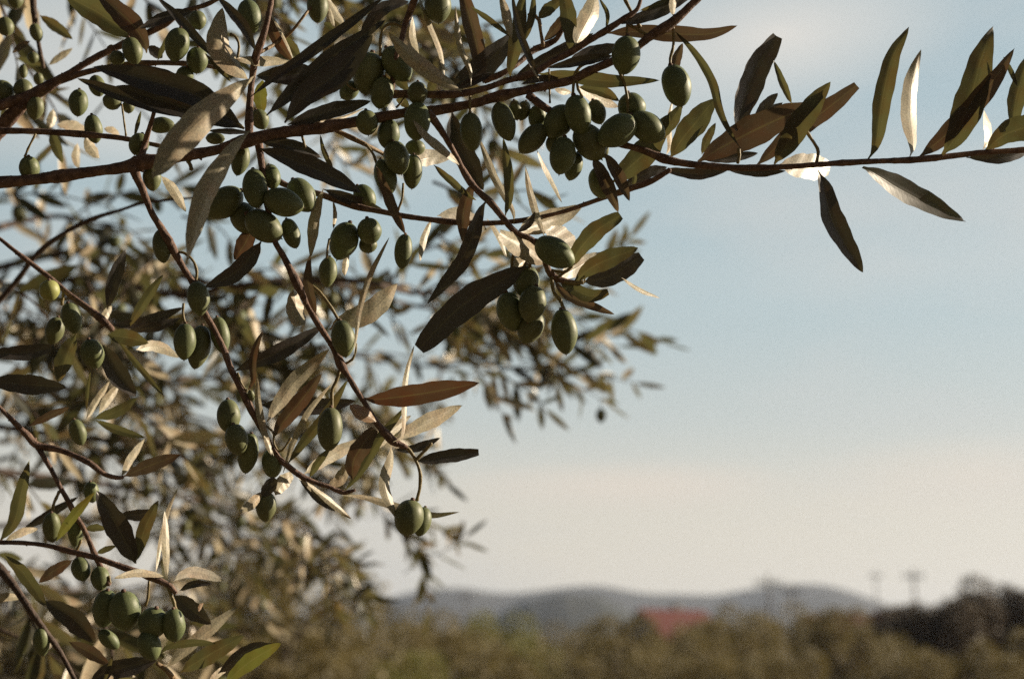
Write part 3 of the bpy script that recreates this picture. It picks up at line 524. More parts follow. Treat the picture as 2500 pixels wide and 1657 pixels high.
def olive_geo(mb, P0, P1, rad, seg=20, nu=16):
    """fruit from stalk end P0 to tip P1 with a slight point and a nib"""
    ax = P1 - P0; L = np.linalg.norm(ax); ax = ax / L
    a = norm(np.cross(ax, [0.2, 0.9, 0.3])); b = np.cross(ax, a)
    th = np.linspace(0.06, math.pi - .05, nu); asym = rnd.uniform(-.05, .05); pt = rnd.uniform(.05, .14)
    V = []
    ph = rnd.uniform(0, 6)
    for k, q in enumerate(th):
        z = (1 - math.cos(q)) / 2; r = math.sin(q) ** 0.92 * rad
        r *= 1 - pt * max(0, z - .6) / .4
        if z > .96: z = .96 + (z - .96) * 1.5
        ang = np.arange(seg) / seg * 2 * math.pi
        bump = 1 + .018 * np.sin(ang * 2 + ph + q * 2) + .012 * np.sin(ang * 3 + q * 5)
        V.append(P0 + ax * (z * L) + a * asym * rad * math.sin(q) + (np.cos(ang) * r * bump)[:, None] * a + (np.sin(ang) * r * bump)[:, None] * b)
    e = P0 + ax * L * 1.0 + (a * rnd.uniform(-1, 1) + b * rnd.uniform(-1, 1)) * rad * .05
    V.append(np.repeat((P1 + ax * rad * .09)[None], seg, 0) + (e - P1)[None] * .4 + .012 * rad * np.stack([np.cos(ang), np.sin(ang), 0 * ang], 1))
    V.insert(0, np.repeat((P0 + ax * L * .006)[None], seg, 0) + .004 * rad * np.stack([np.cos(ang), np.sin(ang), 0 * ang], 1))
    n = len(V); V = np.vstack(V)
    Fc = [(i * seg + j, i * seg + (j + 1) % seg, (i + 1) * seg + (j + 1) % seg, (i + 1) * seg + j) for i in range(n - 1) for j in range(seg)]
    mb.add(V, Fc, None, 0)
    # calyx cap where the stalk sits, nib at the tip
    tube(mb, [P0 - ax * rad * .14, P0 - ax * rad * .02, P0 + ax * rad * .05], [rad * .12, rad * .18, rad * .14], 8, .1, mi=1)
    tube(mb, [P1 - ax * rad * .02, P1 + ax * rad * .10, P1 + ax * rad * .17], [rad * .07, rad * .045, rad * .015], 6, .0, mi=1)
ols = []
for t, x0, y0, x1, y1, wd, z in OL:
    q = px_of(t, [(x0, y0), (x1, y1)]); dep = D0 + z / 1000
    dz = rnd.uniform(-.003, .003)
    P = to_world(ray(q[:, 0], q[:, 1]) * np.array([dep - dz, dep + dz])[:, None])
    rad = wd * tscale(t) / 2 * K / 2500 * dep
    ols.append((np.linalg.norm(q[1] - q[0]) * wd * tscale(t) * (1 if z < 100 else .5), P, rad, q))
ols.sort(key=lambda a: -a[0])
rest = MB()
for i, (_, P, rad, q) in enumerate(ols):
    yellow = abs(q[0, 0] - 120) < 3 and abs(q[0, 1] - 684) < 4
    if i < 100 or yellow:
        mb = MB(); olive_geo(mb, P[0], P[1], rad)
        o = link('olive', mb.mesh('olive', [M['olive_yellow'] if yellow else M['olive'], M['bark']], toff), None, tree)
        if yellow: o['label'] = 'pale yellow green olive'
    else: olive_geo(rest, P[0], P[1], rad, 12, 10)
if rest.n: tag(link('small_olive', rest.mesh('small_olive', [M['olive'], M['bark']], toff), None, tree), kind='stuff')

def trunk_geo(mb, base, top, r0, r1, n=26, sway=.12, lump=.1, seg=14):
    base, top = np.array(base, float), np.array(top, float)
    s = np.linspace(0, 1, n)[:, None]
    P = base * (1 - s) + top * s
    P[:, 0] += sway * np.sin(s[:, 0] * 5 + base[0]); P[:, 1] += sway * np.cos(s[:, 0] * 4.2 + base[1]) - sway * math.cos(base[1])
    r = r0 + (r1 - r0) * s[:, 0] ** .7; r = r * (1 + .5 * np.exp(-s[:, 0] * 12)) * (1 + .1 * np.sin(s[:, 0] * 21))
    tube(mb, P, r, seg, lump); return P
mb = MB(); TP = trunk_geo(mb, (-1.55, 1.05, -0.05), (-1.35, 1.0, 1.35), .17, .10)
# limbs carrying the boughs that enter the frame at its left edge
fork = TP[-1]
for t, pts, z0, z1 in BR:
    if px_of(t, [pts[0][:2]])[0][0] < -5 and t in '158A':
        q = px_of(t, [pts[0][:2]])[0]; dep = D0 + z0 / 1000
        e = to_world(ray(q[:1], q[1:]) * dep)[0]; e2 = to_world(ray(px_of(t, [pts[1][:2]])[:1, 0], px_of(t, [pts[1][:2]])[:1, 1]) * dep)[0]
        r1 = pts[0][2] * tscale(t) / 2 * K / 2500 * dep
        d = norm(e - e2); m1 = e + d * .2
        P = spline(np.array([fork, fork * .5 + m1 * .5 + np.array([0, 0, rnd.uniform(.02, .1)]), m1, e]), 24)
        tube(mb, P, np.linspace(.035, r1, 24), 10, .05)
for e in [(-1.9, 1.3, 2.2), (-1.2, .6, 2.3), (-1.4, 1.5, 2.5), (-2.1, .8, 2.0)]:
    P = spline(np.array([fork, (fork + np.array(e)) / 2 + [0.08, -.05, .02], e]), 16); tube(mb, P, np.linspace(.07, .015, 16), 10, .08)
# limb that feeds the tall shoots at the top of the frame
top_l = to_world(ray(np.array([1400.]), np.array([-500.])) * .9)[0]
P = spline(np.array([fork, (-.8, .9, 2.0), top_l, to_world(ray(np.array([1500.]), np.array([-250.])) * .86)[0]]), 30); tube(mb, P, np.linspace(.05, .006, 30), 10, .05)
link('trunk', mb.mesh('trunk', [M['trunk']], toff), None, tree)

# ================================================================== second olive tree, behind, out of focus
def leaf_fast(c, d, side, L, Wd):
    """small real leaf: c base, d direction, side width direction; 3x2 quads folded"""
    nrm = norm(np.cross(d, side)); side = norm(side)
    rows = []
    for u, f in ((0, .12), (.25, .8), (.55, 1.), (.82, .62), (1, .04)):
        p = c + d * L * u + nrm * (L * .12 * u * u)
        rows += [p - side * Wd * f + nrm * Wd * .3 * f, p, p + side * Wd * f + nrm * Wd * .3 * f]
    Fc = [(3 * i + j, 3 * i + j + 1, 3 * i + j + 4, 3 * i + j + 3) for i in range(4) for j in range(2)]
    return np.array(rows), Fc
M['leaf_far'] = leaf_mat('leaf_back', (0.038, 0.038, 0.026), (0.52, 0.45, 0.33), (0.12, 0.12, 0.042), 0.33, 0.33)
def rvec(s=1): return np.array([rnd.gauss(0, s), rnd.gauss(0, s), rnd.gauss(0, s)])
UVL = np.array([(u, v) for u in (0, .25, .55, .82, 1) for v in (0, .5, 1)])
class Foliage:
    def __init__(s): s.leaves, s.twigs, s.fruit = [], [], []
    def shoot(s, P, L=.052, gap=.017, fruit=.0, r=.0012, start=.12):
        P = np.asarray(P); n = len(P); s.twigs.append((P, np.linspace(r * 1.5, r * .5, n)))
        seg = np.r_[0, np.cumsum(np.linalg.norm(np.diff(P, axis=0), axis=1))]; tot = seg[-1]; x = tot * start; k = 0
        while x < tot:
            c = np.array([np.interp(x, seg, P[:, j]) for j in range(3)]); i = min(n - 2, int(np.searchsorted(seg, x)))
            T = norm(P[min(i + 1, n - 1)] - P[max(i - 1, 0)]); a = norm(np.cross(T, rvec())) if k == 0 else norm(np.cross(T, a))
            for sg in (-1, 1):
                if rnd.random() < .12: continue
                d = norm(T * rnd.uniform(.45, 1.1) + a * sg * rnd.uniform(.6, 1.2) + rvec(.18) + np.array([0, 0, -.05]))
                side = norm(np.cross(d, rvec()))
                ll = L * rnd.uniform(.65, 1.15) * (1 - .45 * max(0, x / tot - .8) / .2)
                s.leaves.append((*leaf_fast(c, d, side, ll, ll * rnd.uniform(.10, .15)), c, ll))
            if rnd.random() < fruit:
                dn = norm(np.array([rnd.uniform(-.5, .5), rnd.uniform(-.5, .5), -1])); q = c + dn * rnd.uniform(.012, .022)
                s.twigs.append((np.array([c, q]), np.array([.0007, .0007])))
                s.fruit.append((q, q + norm(dn + np.array([0, 0, -.4])) * rnd.uniform(.019, .023), rnd.uniform(.0068, .008)))
            x += gap * rnd.uniform(.7, 1.4); k += 1
        d = norm(P[-1] - P[-3]); s.leaves.append((*leaf_fast(P[-1], d, norm(np.cross(d, rvec())), L * .8, L * .08), P[-1], L * .8))
def Fp(x, y, d):
    k = 2500 / 2366; return to_world(ray(np.array([x * k]), np.array([y * k])) * d)[0]
toff2 = np.array([-1.9, 2.9, 0.0])
tree2 = empty('olive_tree', tuple(toff2), 'blurred olive tree filling the left side behind the sharp boughs', 'olive tree')
FO = Foliage()
BOUGH = [
 ([(-80,700),(200,650),(400,655),(700,670),(1000,690),(1180,700)],2.0,40), ([(-80,790),(200,740),(450,760),(700,800),(950,830),(1120,860)],2.2,46),
 ([(-80,900),(250,880),(500,900),(780,930),(920,980)],2.4,42), ([(-80,1000),(300,1000),(580,1030),(760,1080),(850,1120)],2.3,30),
 ([(-80,1100),(300,1130),(600,1180),(740,1220),(820,1260)],2.5,16), ([(-80,620),(200,600),(500,640),(800,660),(1000,650),(1250,640)],1.9,26),
 ([(-80,1220),(200,1200),(450,1200),(560,1230)],2.7,28), ([(-80,1320),(150,1340),(350,1380)],2.6,26),
 ([(560,-90),(750,10),(900,60),(1080,150)],1.7,26), ([(-80,520),(120,520),(260,540)],1.8,8),
 ([(-80,960),(200,940),(450,960),(640,1010)],2.8,30)]
b2 = MB(); boughP = []
fork2 = np.array([-1.55, 2.6, 1.5])
for pts, d, ns_ in BOUGH:
    Q = np.array([Fp(x, y, d + .25 * math.sin(i * 1.3 + d * 7)) for i, (x, y) in enumerate([(x, y + (26 * math.sin(x * .011 + d * 5))) for x, y in pts])])
    P = spline(np.vstack([Q]), 40); r = np.linspace(.0065, .0018, 40)
    mbb = MB(); tube(mbb, P, r, 8, .06); link('branch', mbb.mesh('branch', [M['bark_back']], toff2), None, tree2)
    if pts[0][1] > 0: tube(b2, spline(np.array([fork2, (fork2 + P[0]) / 2 + [0, 0, .06], P[0]]), 12), np.linspace(.045, .0065, 12), 8, .06)
    for _ in range(int(ns_ * .66)):
        i = int(rnd.uniform(.05, .999) * 39); c = P[i]; T = norm(P[min(i + 1, 39)] - P[max(0, i - 1)])
        d_ = norm(T * rnd.uniform(.3, 1.0) + rvec(.5)); ln = rnd.uniform(.12, .26); n = 9
        pp = [c]; dd = d_
        for k in range(n): dd = norm(dd + np.array([.02, 0, -.11]) + rvec(.05)); pp.append(pp[-1] + dd * ln / n)
        ce = pp[-1] - CAM; ex = ((ce @ RIGHT) / (ce @ FWD) / K + .5) * 2366; ey = 784 - (ce @ UP) / (ce @ FWD) / K * 2366
        if (ex > 1020 and ey > 900) or (ex > 860 and ey > 1120) or ex > 1330: continue
        FO.shoot(np.array(pp), fruit=.10, L=.058, gap=.021)
# sprays traced at the blurred outline
for pts, d in [([(1180,640),(1300,650),(1400,610),(1455,550)],1.9), ([(1120,840),(1250,860),(1330,890),(1395,925)],2.0), ([(1180,700),(1300,720),(1400,780),(1450,760),(1530,790)],2.05),
               ([(1100,850),(1130,900),(1160,955)],1.9), ([(1120,850),(1190,885),(1260,945)],2.0), ([(1200,830),(1350,860),(1468,885)],2.1), ([(1050,760),(1200,770),(1330,790),(1430,800)],2.0), ([(1000,720),(1150,750),(1290,770)],2.1),
               ([(1150,700),(1250,690),(1350,720)],1.9), ([(880,1010),(960,1060),(1030,1115)],2.2), ([(850,1150),(950,1190),(1070,1250)],2.3), ([(900,1180),(960,1250),(985,1330),(985,1410)],2.3),
               ([(860,1160),(930,1230),(1000,1280),(1075,1240)],2.3), ([(700,1200),(740,1300),(770,1380),(860,1385)],2.2), ([(700,1290),(690,1330)],2.2), ([(640,1180),(700,1270),(830,1300)],2.3),
               ([(760,1250),(770,1340),(765,1430)],2.2), ([(880,60),(980,110),(1060,190),(1110,250)],1.6), ([(900,120),(1000,160),(1060,150)],1.7), ([(940,30),(1040,60),(1110,60)],1.5), ([(1000,420),(1090,450),(1230,440),(1270,470)],1.5),
               ([(780,280),(850,330),(900,400)],1.5), ([(1000,540),(1080,580),(1150,590)],1.7), ([(0,450),(130,450),(250,480)],1.7), ([(420,500),(500,520),(560,600)],1.7), ([(560,780),(600,850),(580,900)],1.9), ([(1120,60),(1180,180),(1220,260)],1.6),
               ([(760,330),(800,380),(860,370)],1.8),
               ([(-10,-20),(20,60),(40,150)],1.15),([(60,-30),(40,40),(10,110)],1.2),([(-30,180),(20,230),(60,260)],1.2),([(150,-50),(200,40),(250,120)],1.5),([(300,-50),(380,60),(430,150)],1.4),
               ([(440,-50),(500,70),(540,170)],1.45),([(590,-50),(650,60),(700,150)],1.4),([(700,-40),(780,60),(800,150)],1.6),([(830,-40),(900,30),(960,130)],1.5),([(240,200),(330,260),(380,330)],1.6),
               ([(-20,640),(80,700),(150,800)],1.3),([(200,650),(260,760),(300,860)],1.5),([(-30,860),(60,930),(130,1030)],1.4),([(300,940),(380,1000),(450,1100)],1.6),([(-30,1080),(60,1120),(120,1200)],1.5),
               ([(-30,1260),(60,1330),(150,1430)],1.3),([(180,1430),(300,1490),(430,1560)],1.35),([(-30,1440),(100,1500),(210,1580)],1.3),([(380,1400),(470,1470),(520,1580)],1.5),([(-20,980),(120,1000),(260,1060)],1.8),
               ([(240,1440),(260,1520),(240,1600)],1.15),([(60,1400),(90,1480),(80,1580)],1.2),([(60,150),(130,260),(140,340)],1.3)]:
    Q = np.array([Fp(x, y, d) for x, y in pts]); FO.shoot(spline(Q, 14), fruit=.05, L=.056, gap=.02)
def emit(FO, root, off, mats, nparts=100):
    tw = MB()
    for P, r in FO.twigs: tube(tw, P, r, 5, 0)
    tag(link('twig', tw.mesh('twig', [M['bark_back']], off), None, root), kind='stuff')
    def px(p):
        c = p - CAM; z = c @ FWD; return np.array([(c @ RIGHT) / z / K + .5, .5 - (c @ UP) / z / K * 2500 / 1657, z])
    def score(c, L):
        a = px(c); return (L / a[2]) if (0 < a[0] < 1 and 0 < a[1] < 1) else 0
    ordl = sorted(FO.leaves, key=lambda l: -score(l[2], l[3]))
    for V, Fc, c, L in ordl[:nparts]:
        m = MB(); m.add(V, Fc, UVL); link('leaf', m.mesh('leaf', [mats], off), None, root)
    m = MB()
    for V, Fc, c, L in ordl[nparts:]: m.add(V, Fc, UVL)
    tag(link('foliage', m.mesh('foliage', [mats], off), None, root), kind='stuff')
    fr = sorted(FO.fruit, key=lambda f: -score(f[0], .02)); m = MB()
    for i, (a, b, r) in enumerate(fr):
        if i < 60:
            mm = MB(); olive_geo(mm, a, b, r, 10, 8); link('olive', mm.mesh('olive', [M['olive'], M['bark']], off), None, root)
        else: olive_geo(m, a, b, r, 10, 8)
    if m.n: tag(link('small_olive', m.mesh('small_olive', [M['olive'], M['bark']], off), None, root), kind='stuff')
emit(FO, tree2, toff2, M['leaf_far'])
trunk_geo(b2, (-1.9, 2.9, -.05), fork2, .2, .11)
for e in [(-2.3, 3.2, 2.6), (-1.5, 3.0, 2.8), (-2.2, 2.4, 2.5)]:
    tube(b2, spline(np.array([fork2, (fork2 + np.array(e)) / 2 + [0.08, -.05, .02], e]), 16), np.linspace(.08, .015, 16), 10, .08)
link('trunk', b2.mesh('trunk', [M['bark_back']], toff2), None, tree2)

# ================================================================== setting: ground, hills
def ground_mat(name, c1, c2, c3, s):
    m = mat(name); nt = m.node_tree; L = nt.links.new
    o = N(nt, 'ShaderNodeOutputMaterial'); p = N(nt, 'ShaderNodeBsdfPrincipled')
    n1 = noise(nt, s, 8, .6); n2 = noise(nt, s * 9, 5)
    c = mixc(nt, ramp(nt, n1, [(.4, 0.), (.62, 1.)]), c1, c2); c = mixc(nt, ramp(nt, n2, [(.45, 0.), (.7, .8)]), c, c3)
    L(c, p.inputs['Base Color']); p.inputs['Roughness'].default_value = .95; L(p.outputs[0], o.inputs[0]); return m
def grid(name, xs, ys, zf, m, kind='structure'):
    X, Y = np.meshgrid(xs, ys); V = np.stack([X.ravel(), Y.ravel(), zf(X, Y).ravel()], 1); nx = len(xs)
    i = (np.arange(len(ys) - 1)[:, None] * nx + np.arange(nx - 1)[None]).ravel()
    mb = MB(); mb.add(V, np.stack([i, i + 1, i + nx + 1, i + nx], 1)); o = link(name, mb.mesh(name, [m])); o['kind'] = kind; return o
def sm_noise(X, Y, seed, s):
    r = np.random.RandomState(seed); o = 0
    for k in range(7):
        a = r.uniform(0, 6.28); f = s * 1.7 ** k; o = o + np.sin(X * math.cos(a) * f + Y * math.sin(a) * f + r.uniform(0, 6)) / 1.6 ** k
    return o
g_ax = np.unique(np.r_[-6000, -3000, -1500, -800, -400, np.linspace(-200, 200, 81), 400, 800, 1500, 3000, 6000])
grid('ground', g_ax, np.unique(np.r_[-300, -100, np.linspace(-40, 200, 60), 300, 500, 900, 1600, 3000, 6000]),
     lambda X, Y: 0.06 * sm_noise(X, Y, 3, .15) * (np.hypot(X, Y) < 300) * (np.hypot(X, Y) > 6), ground_mat('dry_ground', (.12, .085, .05), (.17, .13, .075), (.09, .085, .04), .35))
HZ = 1640.0                                             # horizon row in the photo
def row_h(py, d): return (HZ - py) / 2500 * K * d       # rough height above the eye at distance d
def ridge(name, prof, d, depth, seed, m):
    xs_px = np.linspace(prof[0][0], prof[-1][0], 240)
    pr = np.array(prof, float); hp = np.interp(xs_px, pr[:, 0], pr[:, 1])
    kk = np.ones(9) / 9; hp = np.convolve(np.pad(hp, 4, 'edge'), kk, 'valid')
    X = (xs_px - 1250) / 2500 * K * d
    h = row_h(hp, d) + 1.55 + 1.2 * sm_noise(X, 0 * X, seed, .03)
    ys = np.linspace(-1, 1, 25); V = []
    for t in ys:
        f = (math.cos(t * math.pi) + 1) / 2
        V.append(np.stack([X, np.full_like(X, d + t * depth), np.maximum(-3, h * f + 6 * f * (1 - f) * sm_noise(X, X * 0 + t * depth, seed + 1, .012) - 3 * (1 - f))], 1))
    V = np.vstack(V); nx = len(X); i = (np.arange(24)[:, None] * nx + np.arange(nx - 1)[None]).ravel()
    mb = MB(); mb.add(V, np.stack([i, i + 1, i + nx + 1, i + nx], 1)); o = link(name, mb.mesh(name, [m])); o['kind'] = 'structure'; return o
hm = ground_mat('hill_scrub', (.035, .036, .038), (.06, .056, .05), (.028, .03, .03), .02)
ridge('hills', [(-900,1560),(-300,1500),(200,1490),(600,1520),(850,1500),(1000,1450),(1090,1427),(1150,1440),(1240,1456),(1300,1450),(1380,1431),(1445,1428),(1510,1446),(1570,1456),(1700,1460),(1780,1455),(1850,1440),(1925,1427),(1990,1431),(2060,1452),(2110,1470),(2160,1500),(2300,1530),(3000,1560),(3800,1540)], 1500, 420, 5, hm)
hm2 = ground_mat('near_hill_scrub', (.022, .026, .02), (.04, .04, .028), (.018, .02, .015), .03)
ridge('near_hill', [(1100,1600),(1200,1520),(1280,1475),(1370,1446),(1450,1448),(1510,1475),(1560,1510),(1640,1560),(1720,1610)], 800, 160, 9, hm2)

# ================================================================== orchard trees
def crown_mesh(seed, rx, h, dense=1.0, ragged=1.0):
    r = np.random.RandomState(seed); cen = []
    for _ in range(int(17 * dense)):
        v = r.normal(size=3); v /= np.linalg.norm(v); rr = r.uniform(.35, 1.0) ** .5
        cen.append((v[0] * rx * rr * .8, v[1] * rx * rr * .8, h * .56 + v[2] * h * .40 * rr * r.uniform(.7, 1.0), r.uniform(.20, .38) * rx))
    V, Fc = [], []; k = 0
    for cx, cy, cz, cr in cen:
        for _ in range(480):
            v = r.normal(size=3); v /= np.linalg.norm(v); c = np.array([cx, cy, cz]) + v * cr * r.uniform(.72, 1.1) * np.array([1, 1, .95])
            if c[2] < h * .08: continue
            L = r.uniform(.05, .10) * ragged; d = v + r.normal(size=3) * .7; d /= np.linalg.norm(d); s = np.cross(d, r.normal(size=3)); s /= np.linalg.norm(s) + 1e-9; w_ = L * .34
            nn = np.cross(d, s) * w_ * .4
            V += [c - s * w_ * .3, c + s * w_ * .3, c + d * L * .5 + s * w_ + nn, c + d * L + s * w_ * .15, c + d * L - s * w_ * .15, c + d * L * .5 - s * w_ + nn]
            Fc += [(k, k + 1, k + 2, k + 5), (k + 5, k + 2, k + 3, k + 4)]; k += 6
    mb = MB(); mb.add(np.array(V), np.array(Fc)); return mb
M['crown'] = leaf_mat('orchard_leaf', (.15, .13, .062), (.24, .205, .11), (.22, .19, .06), .22, .6)
M['crown_green'] = leaf_mat('orchard_leaf_green', (.14, .15, .04), (.2, .2, .08), (.26, .27, .05), .25, .55)
M['crown_dark'] = leaf_mat('dark_leaf', (.085, .06, .036), (.12, .085, .05), (.06, .05, .02), .15, .6)
PROTO = {}
for k, (sd_, rx, h, mk) in {'a': (1, 1.7, 3.4, 'crown'), 'b': (2, 1.9, 3.6, 'crown'), 'c': (3, 1.5, 3.2, 'crown'), 'g': (4, 1.7, 3.5, 'crown_green'), 'd': (5, 2.2, 4.4, 'crown_dark'), 'e': (6, 1.8, 4.6, 'crown_dark')}.items():
    cm = crown_mesh(sd_, rx, h, 2.6 if k in 'de' else 1.1, 1.5 if k in 'de' else 1.0).mesh('crown', [M[mk]])
    tb = MB(); rr = random.Random(sd_)
    P = trunk_geo(tb, (0, 0, -.1), (0.05, 0, h * .35), .16, .1, 12, .05)
    for j in range(5):
        a = j * 1.26 + rr.uniform(-.3, .3); e = np.array([math.cos(a) * rx * .55, math.sin(a) * rx * .55, h * rr.uniform(.6, .8)])
        tube(tb, spline(np.array([P[-1], (P[-1] + e) / 2 + [0, 0, .12], e]), 10), np.linspace(.08, .02, 10), 8, .08)
    zz = np.array([v.co.z for v in cm.vertices]); PROTO[k] = (cm, tb.mesh('trunk', [M['trunk']]), float(np.quantile(zz, .998 if k in 'de' else .98)))
def orchard(kind, fx, d, topF, label, group, cat='olive tree', name='olive_tree'):
    cm, tm, h = PROTO[kind]
    ht = (1552 - topF) / 3286 * d + 1.55; s = ht / (h * 1.0)
    x = (fx - 1183) / 2366 * K * d
    o = empty(name, (x, d, 0), label, cat, group); o.rotation_euler.z = rnd.uniform(0, 6.28); sw = s * rnd.uniform(.82, 1.05); o.scale = (sw, sw, s)
    link('trunk', tm, None, o); link('crown', cm, None, o)
G = 'trees of the blurred orchard along the bottom'
OR = [
 ('a',620,19,1285,'soft grey olive tree rising behind the hanging twigs at lower left'),
 ('b',860,27,1425,'rounded orchard tree just right of the tall soft grey one, lower than it'),
 ('g',1170,33,1432,'yellow green tree under the dark near hill'),
 ('a',1010,30,1440,'brownish orchard tree between the yellow green tree and the rounded tree to its left'),
 ('c',1425,34,1438,'pale pointed olive tree immediately left of the red roof'),
 ('b',1290,36,1462,'low orchard tree between the yellow green tree and the pale pointed one'),
 ('c',1575,31,1468,'short olive tree standing in front of the red roof'),
 ('a',1680,38,1425,'olive tree immediately right of the red roof'),
 ('b',1820,42,1420,'wide olive tree below the taller utility pole on the hill'),
 ('c',1935,40,1420,'pale olive tree left of the tall dark trees'),
 ('b',2060,26,1490,'low pale olive tree at the foot of the leftmost dark tree'),
 ('a',2230,27,1500,'low olive tree in front of the tallest dark tree'),
 ('c',2370,28,1470,'low olive tree cut by the right edge of the picture'),
 ('a',740,21,1480,'dim foreground orchard tree at the bottom under the dangling small olives'),
 ('c',1130,22,1500,'low brown orchard tree on the bottom edge below the yellow green tree'),
 ('b',1400,23,1500,'pale orchard tree on the bottom edge below the near hill'),
 ('a',1790,24,1500,'low pale orchard tree on the bottom edge right of the red roof'),
 ('b',480,24,1440,'orchard tree behind the cluster of olives at lower left'),
 ('c',320,22,1400,'orchard tree behind the low twigs, third from the left edge'),
 ('a',140,20,1390,'orchard tree second from the left edge, behind the lowest twigs'),
 ('b',-40,18,1360,'orchard tree cut by the left edge of the picture'),
 ('g',980,20,1520,'very low green orchard tree on the bottom edge'),
 ('c',1620,22,1530,'bottom edge olive tree below the short tree of the red roof'),
]
for k, fx, d, tp, lb in OR: orchard(k, fx, d, tp, lb, G)
GD = 'dark trees at the right end of the orchard'
for k, fx, d, tp, lb in [('d',2110,48,1402,'second of the dark trees at the right, counted from the red roof'),('e',2215,46,1345,'tallest dark tree with an open twiggy top at the right'),
                         ('d',2300,47,1360,'dark tree just right of the tallest dark one'),('e',2390,50,1395,'dark tree cut by the right edge of the picture'),('d',2045,52,1408,'small dark tree farthest left beside the sliver of red roof'),
                         ('d',2165,44,1392,'broad dark tree just left of the tallest dark one')]:
    orchard(k, fx, d, tp, lb, GD, 'tree', 'dark_tree')
GB = 'far trees behind the orchard'
for i, (fx, d, tp) in enumerate([(1000,70,1455),(1120,75,1450),(1350,80,1470),(1500,78,1478),(1740,80,1432),(1880,85,1430),(700,65,1440),(520,60,1430),(1640,75,1440),(2140,80,1430),(880,75,1450),(1240,90,1475)]):
    orchard('abc'[i % 3], fx, d, tp, 'small far olive tree behind the front rows of the orchard', GB)

# ================================================================== houses and poles
def plain(name, c1, c2, s=3., rough=.8):
    m = mat(name); nt = m.node_tree; L = nt.links.new
    o = N(nt, 'ShaderNodeOutputMaterial'); p = N(nt, 'ShaderNodeBsdfPrincipled')
    L(mixc(nt, noise(nt, s, 6), c1, c2), p.inputs['Base Color']); p.inputs['Roughness'].default_value = rough; L(p.outputs[0], o.inputs[0]); return m
M['roof'] = plain('red_roof', (.10, .016, .010), (.14, .024, .014), 1.5); M['wall'] = plain('grey_wall', (.22, .22, .23), (.3, .3, .31)); M['pole'] = plain('pole_wood', (.06, .045, .035), (.12, .09, .07), 9)
M['pane'] = plain('dark_pane', (.03, .035, .04), (.05, .055, .06), 0, .11); M['door'] = plain('brown_door', (.09, .05, .03), (.12, .07, .04), 5)
def boxm(mb, x0, x1, y0, y1, z0, z1):
    V = [(x, y, z) for z in (z0, z1) for y in (y0, y1) for x in (x0, x1)]
    mb.add(V, [(0, 2, 3, 1), (4, 5, 7, 6), (0, 1, 5, 4), (2, 6, 7, 3), (0, 4, 6, 2), (1, 3, 7, 5)])
def house(fx, d, ridgeF, length, width, rot, label):
    x = (fx - 1183) / 2366 * K * d; H = (1552 - ridgeF) / 3286 * d + 1.55; eave = H - width * .36
    o = empty('house', (x, d, 0), label, 'house', 'red roofed houses behind the orchard'); o.rotation_euler.z = R(rot)
    mb = MB(); l, w2 = length, width / 2
    V = [(0,-w2,0),(l,-w2,0),(l,w2,0),(0,w2,0),(0,-w2,eave),(l,-w2,eave),(l,w2,eave),(0,w2,eave),(0,0,H-.15),(l,0,H-.15)]
    mb.add(V, [(0,1,5,4),(2,3,7,6),(0,4,7,3),(1,2,6,5),(4,8,8,7),(5,6,9,9)]); 
    bm_v = V; me = bpy.data.meshes.new('wall'); me.from_pydata(V, [], [(0,1,5,4),(2,3,7,6),(3,0,4,8,7),(1,2,6,9,5)]); me.update(); link('wall', me, M['wall'], o)
    rf = MB()
    for sgn in (-1, 1):
        e = w2 + .4; ze = eave - .4 * (H - eave) / w2
        a = np.array([(-.4, 0, H), (l + .4, 0, H), (l + .4, sgn * e, ze), (-.4, sgn * e, ze)]); b = a - [0, 0, .14]
        rf.add(np.vstack([a, b]), [(0,1,2,3),(7,6,5,4),(0,4,5,1),(1,5,6,2),(2,6,7,3),(3,7,4,0)])
    r_ = link('roof', rf.mesh('roof', [M['roof']], smooth=False), None, o)
    c = MB(); boxm(c, l * .6, l * .6 + .7, .3, 1.0, H - .6, H + .55); link('chimney', c.mesh('chimney', [M['wall']], smooth=False), None, r_)
    for k in range(3):
        c = MB(); boxm(c, 1.4 + k * l / 3.4, 2.5 + k * l / 3.4, -w2 - .05, -w2 + .02, eave * .35, eave * .68); link('window', c.mesh('window', [M['pane']], smooth=False), None, o)
    c = MB(); boxm(c, -.06, .02, -.6, .5, 0, 2.1); link('door', c.mesh('door', [M['door']], smooth=False), None, o)
house(1478, 130, 1409, 7.0, 9, 33, 'house with a bright red roof beyond the orchard below the hills')
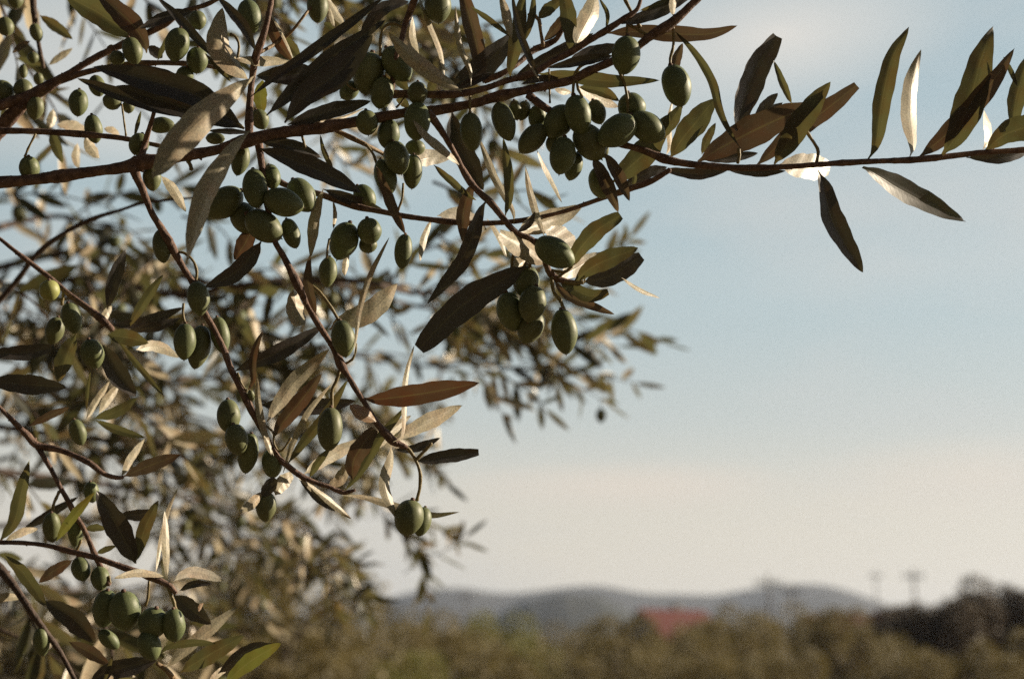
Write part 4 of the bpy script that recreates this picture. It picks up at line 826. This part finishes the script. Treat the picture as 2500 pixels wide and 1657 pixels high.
house(2010, 140, 1416, 12, 8, 12, 'house showing a sliver of dark red roof left of the dark trees')
house(1845, 135, 1421, 8, 7, 8, 'house barely showing red roof under the tallest pole on the hill')
def pole(fx, d, topF, label, blob=0, r=.16):
    x = (fx - 1183) / 2366 * K * d; H = (1552 - topF) / 3286 * d + 1.55
    o = empty('utility_pole', (x, d, 0), label, 'utility pole', 'utility poles against the sky and hills')
    m = MB(); tube(m, [(0, 0, -.2), (0, 0, H * .5), (0, 0, H)], [r * 1.15, r, r * .8], 10); link('pole', m.mesh('pole', [M['pole']]), None, o)
    m = MB(); boxm(m, -.9, .9, -.06, .06, H - .7, H - .56)
    link('crossarm', m.mesh('crossarm', [M['pole']], smooth=False), None, o)
    for xx in (-.8, -.4, .4, .8):
        m = MB(); tube(m, [(xx, 0, H - .52), (xx, 0, H - .36), (xx, 0, H - .3)], [.05, .07, .03], 8); link('insulator', m.mesh('insulator', [M['pane']]), None, o)
    if blob:
        m = MB(); tube(m, [(.35, -.1, H - 2.4), (.35, -.1, H - 1.4)], [.32, .32], 12); link('transformer', m.mesh('transformer', [M['wall']]), None, o)
pole(1768, 95, 1332, 'utility pole left of the hill summit, rising above the ridge', 0, .10)
pole(1820, 120, 1352, 'utility pole in front of the hill summit', 0, .10)
pole(2013, 190, 1325, 'faint distant utility pole left of the one over the dark trees', 0, .10)
pole(2100, 120, 1320, 'utility pole in clear sky right of the hills', 0, .11)
pole(1078, 170, 1368, 'faint utility pole on the hill at left near the drooping twigs', 0, .10)

# ================================================================== haze: the evening air over the plain
hzm = mat('haze_air'); nt = hzm.node_tree; o = N(nt, 'ShaderNodeOutputMaterial'); p = N(nt, 'ShaderNodeVolumePrincipled')
p.inputs['Color'].default_value = (.66, .76, .98, 1); p.inputs['Density'].default_value = 0.00024; p.inputs['Anisotropy'].default_value = 0.3
nt.links.new(p.outputs[0], o.inputs['Volume'])
c = MB(); boxm(c, -6200, 6200, -400, 6200, -8, 140)
tag(link('haze', c.mesh('haze', [hzm], smooth=False)), kind='stuff')
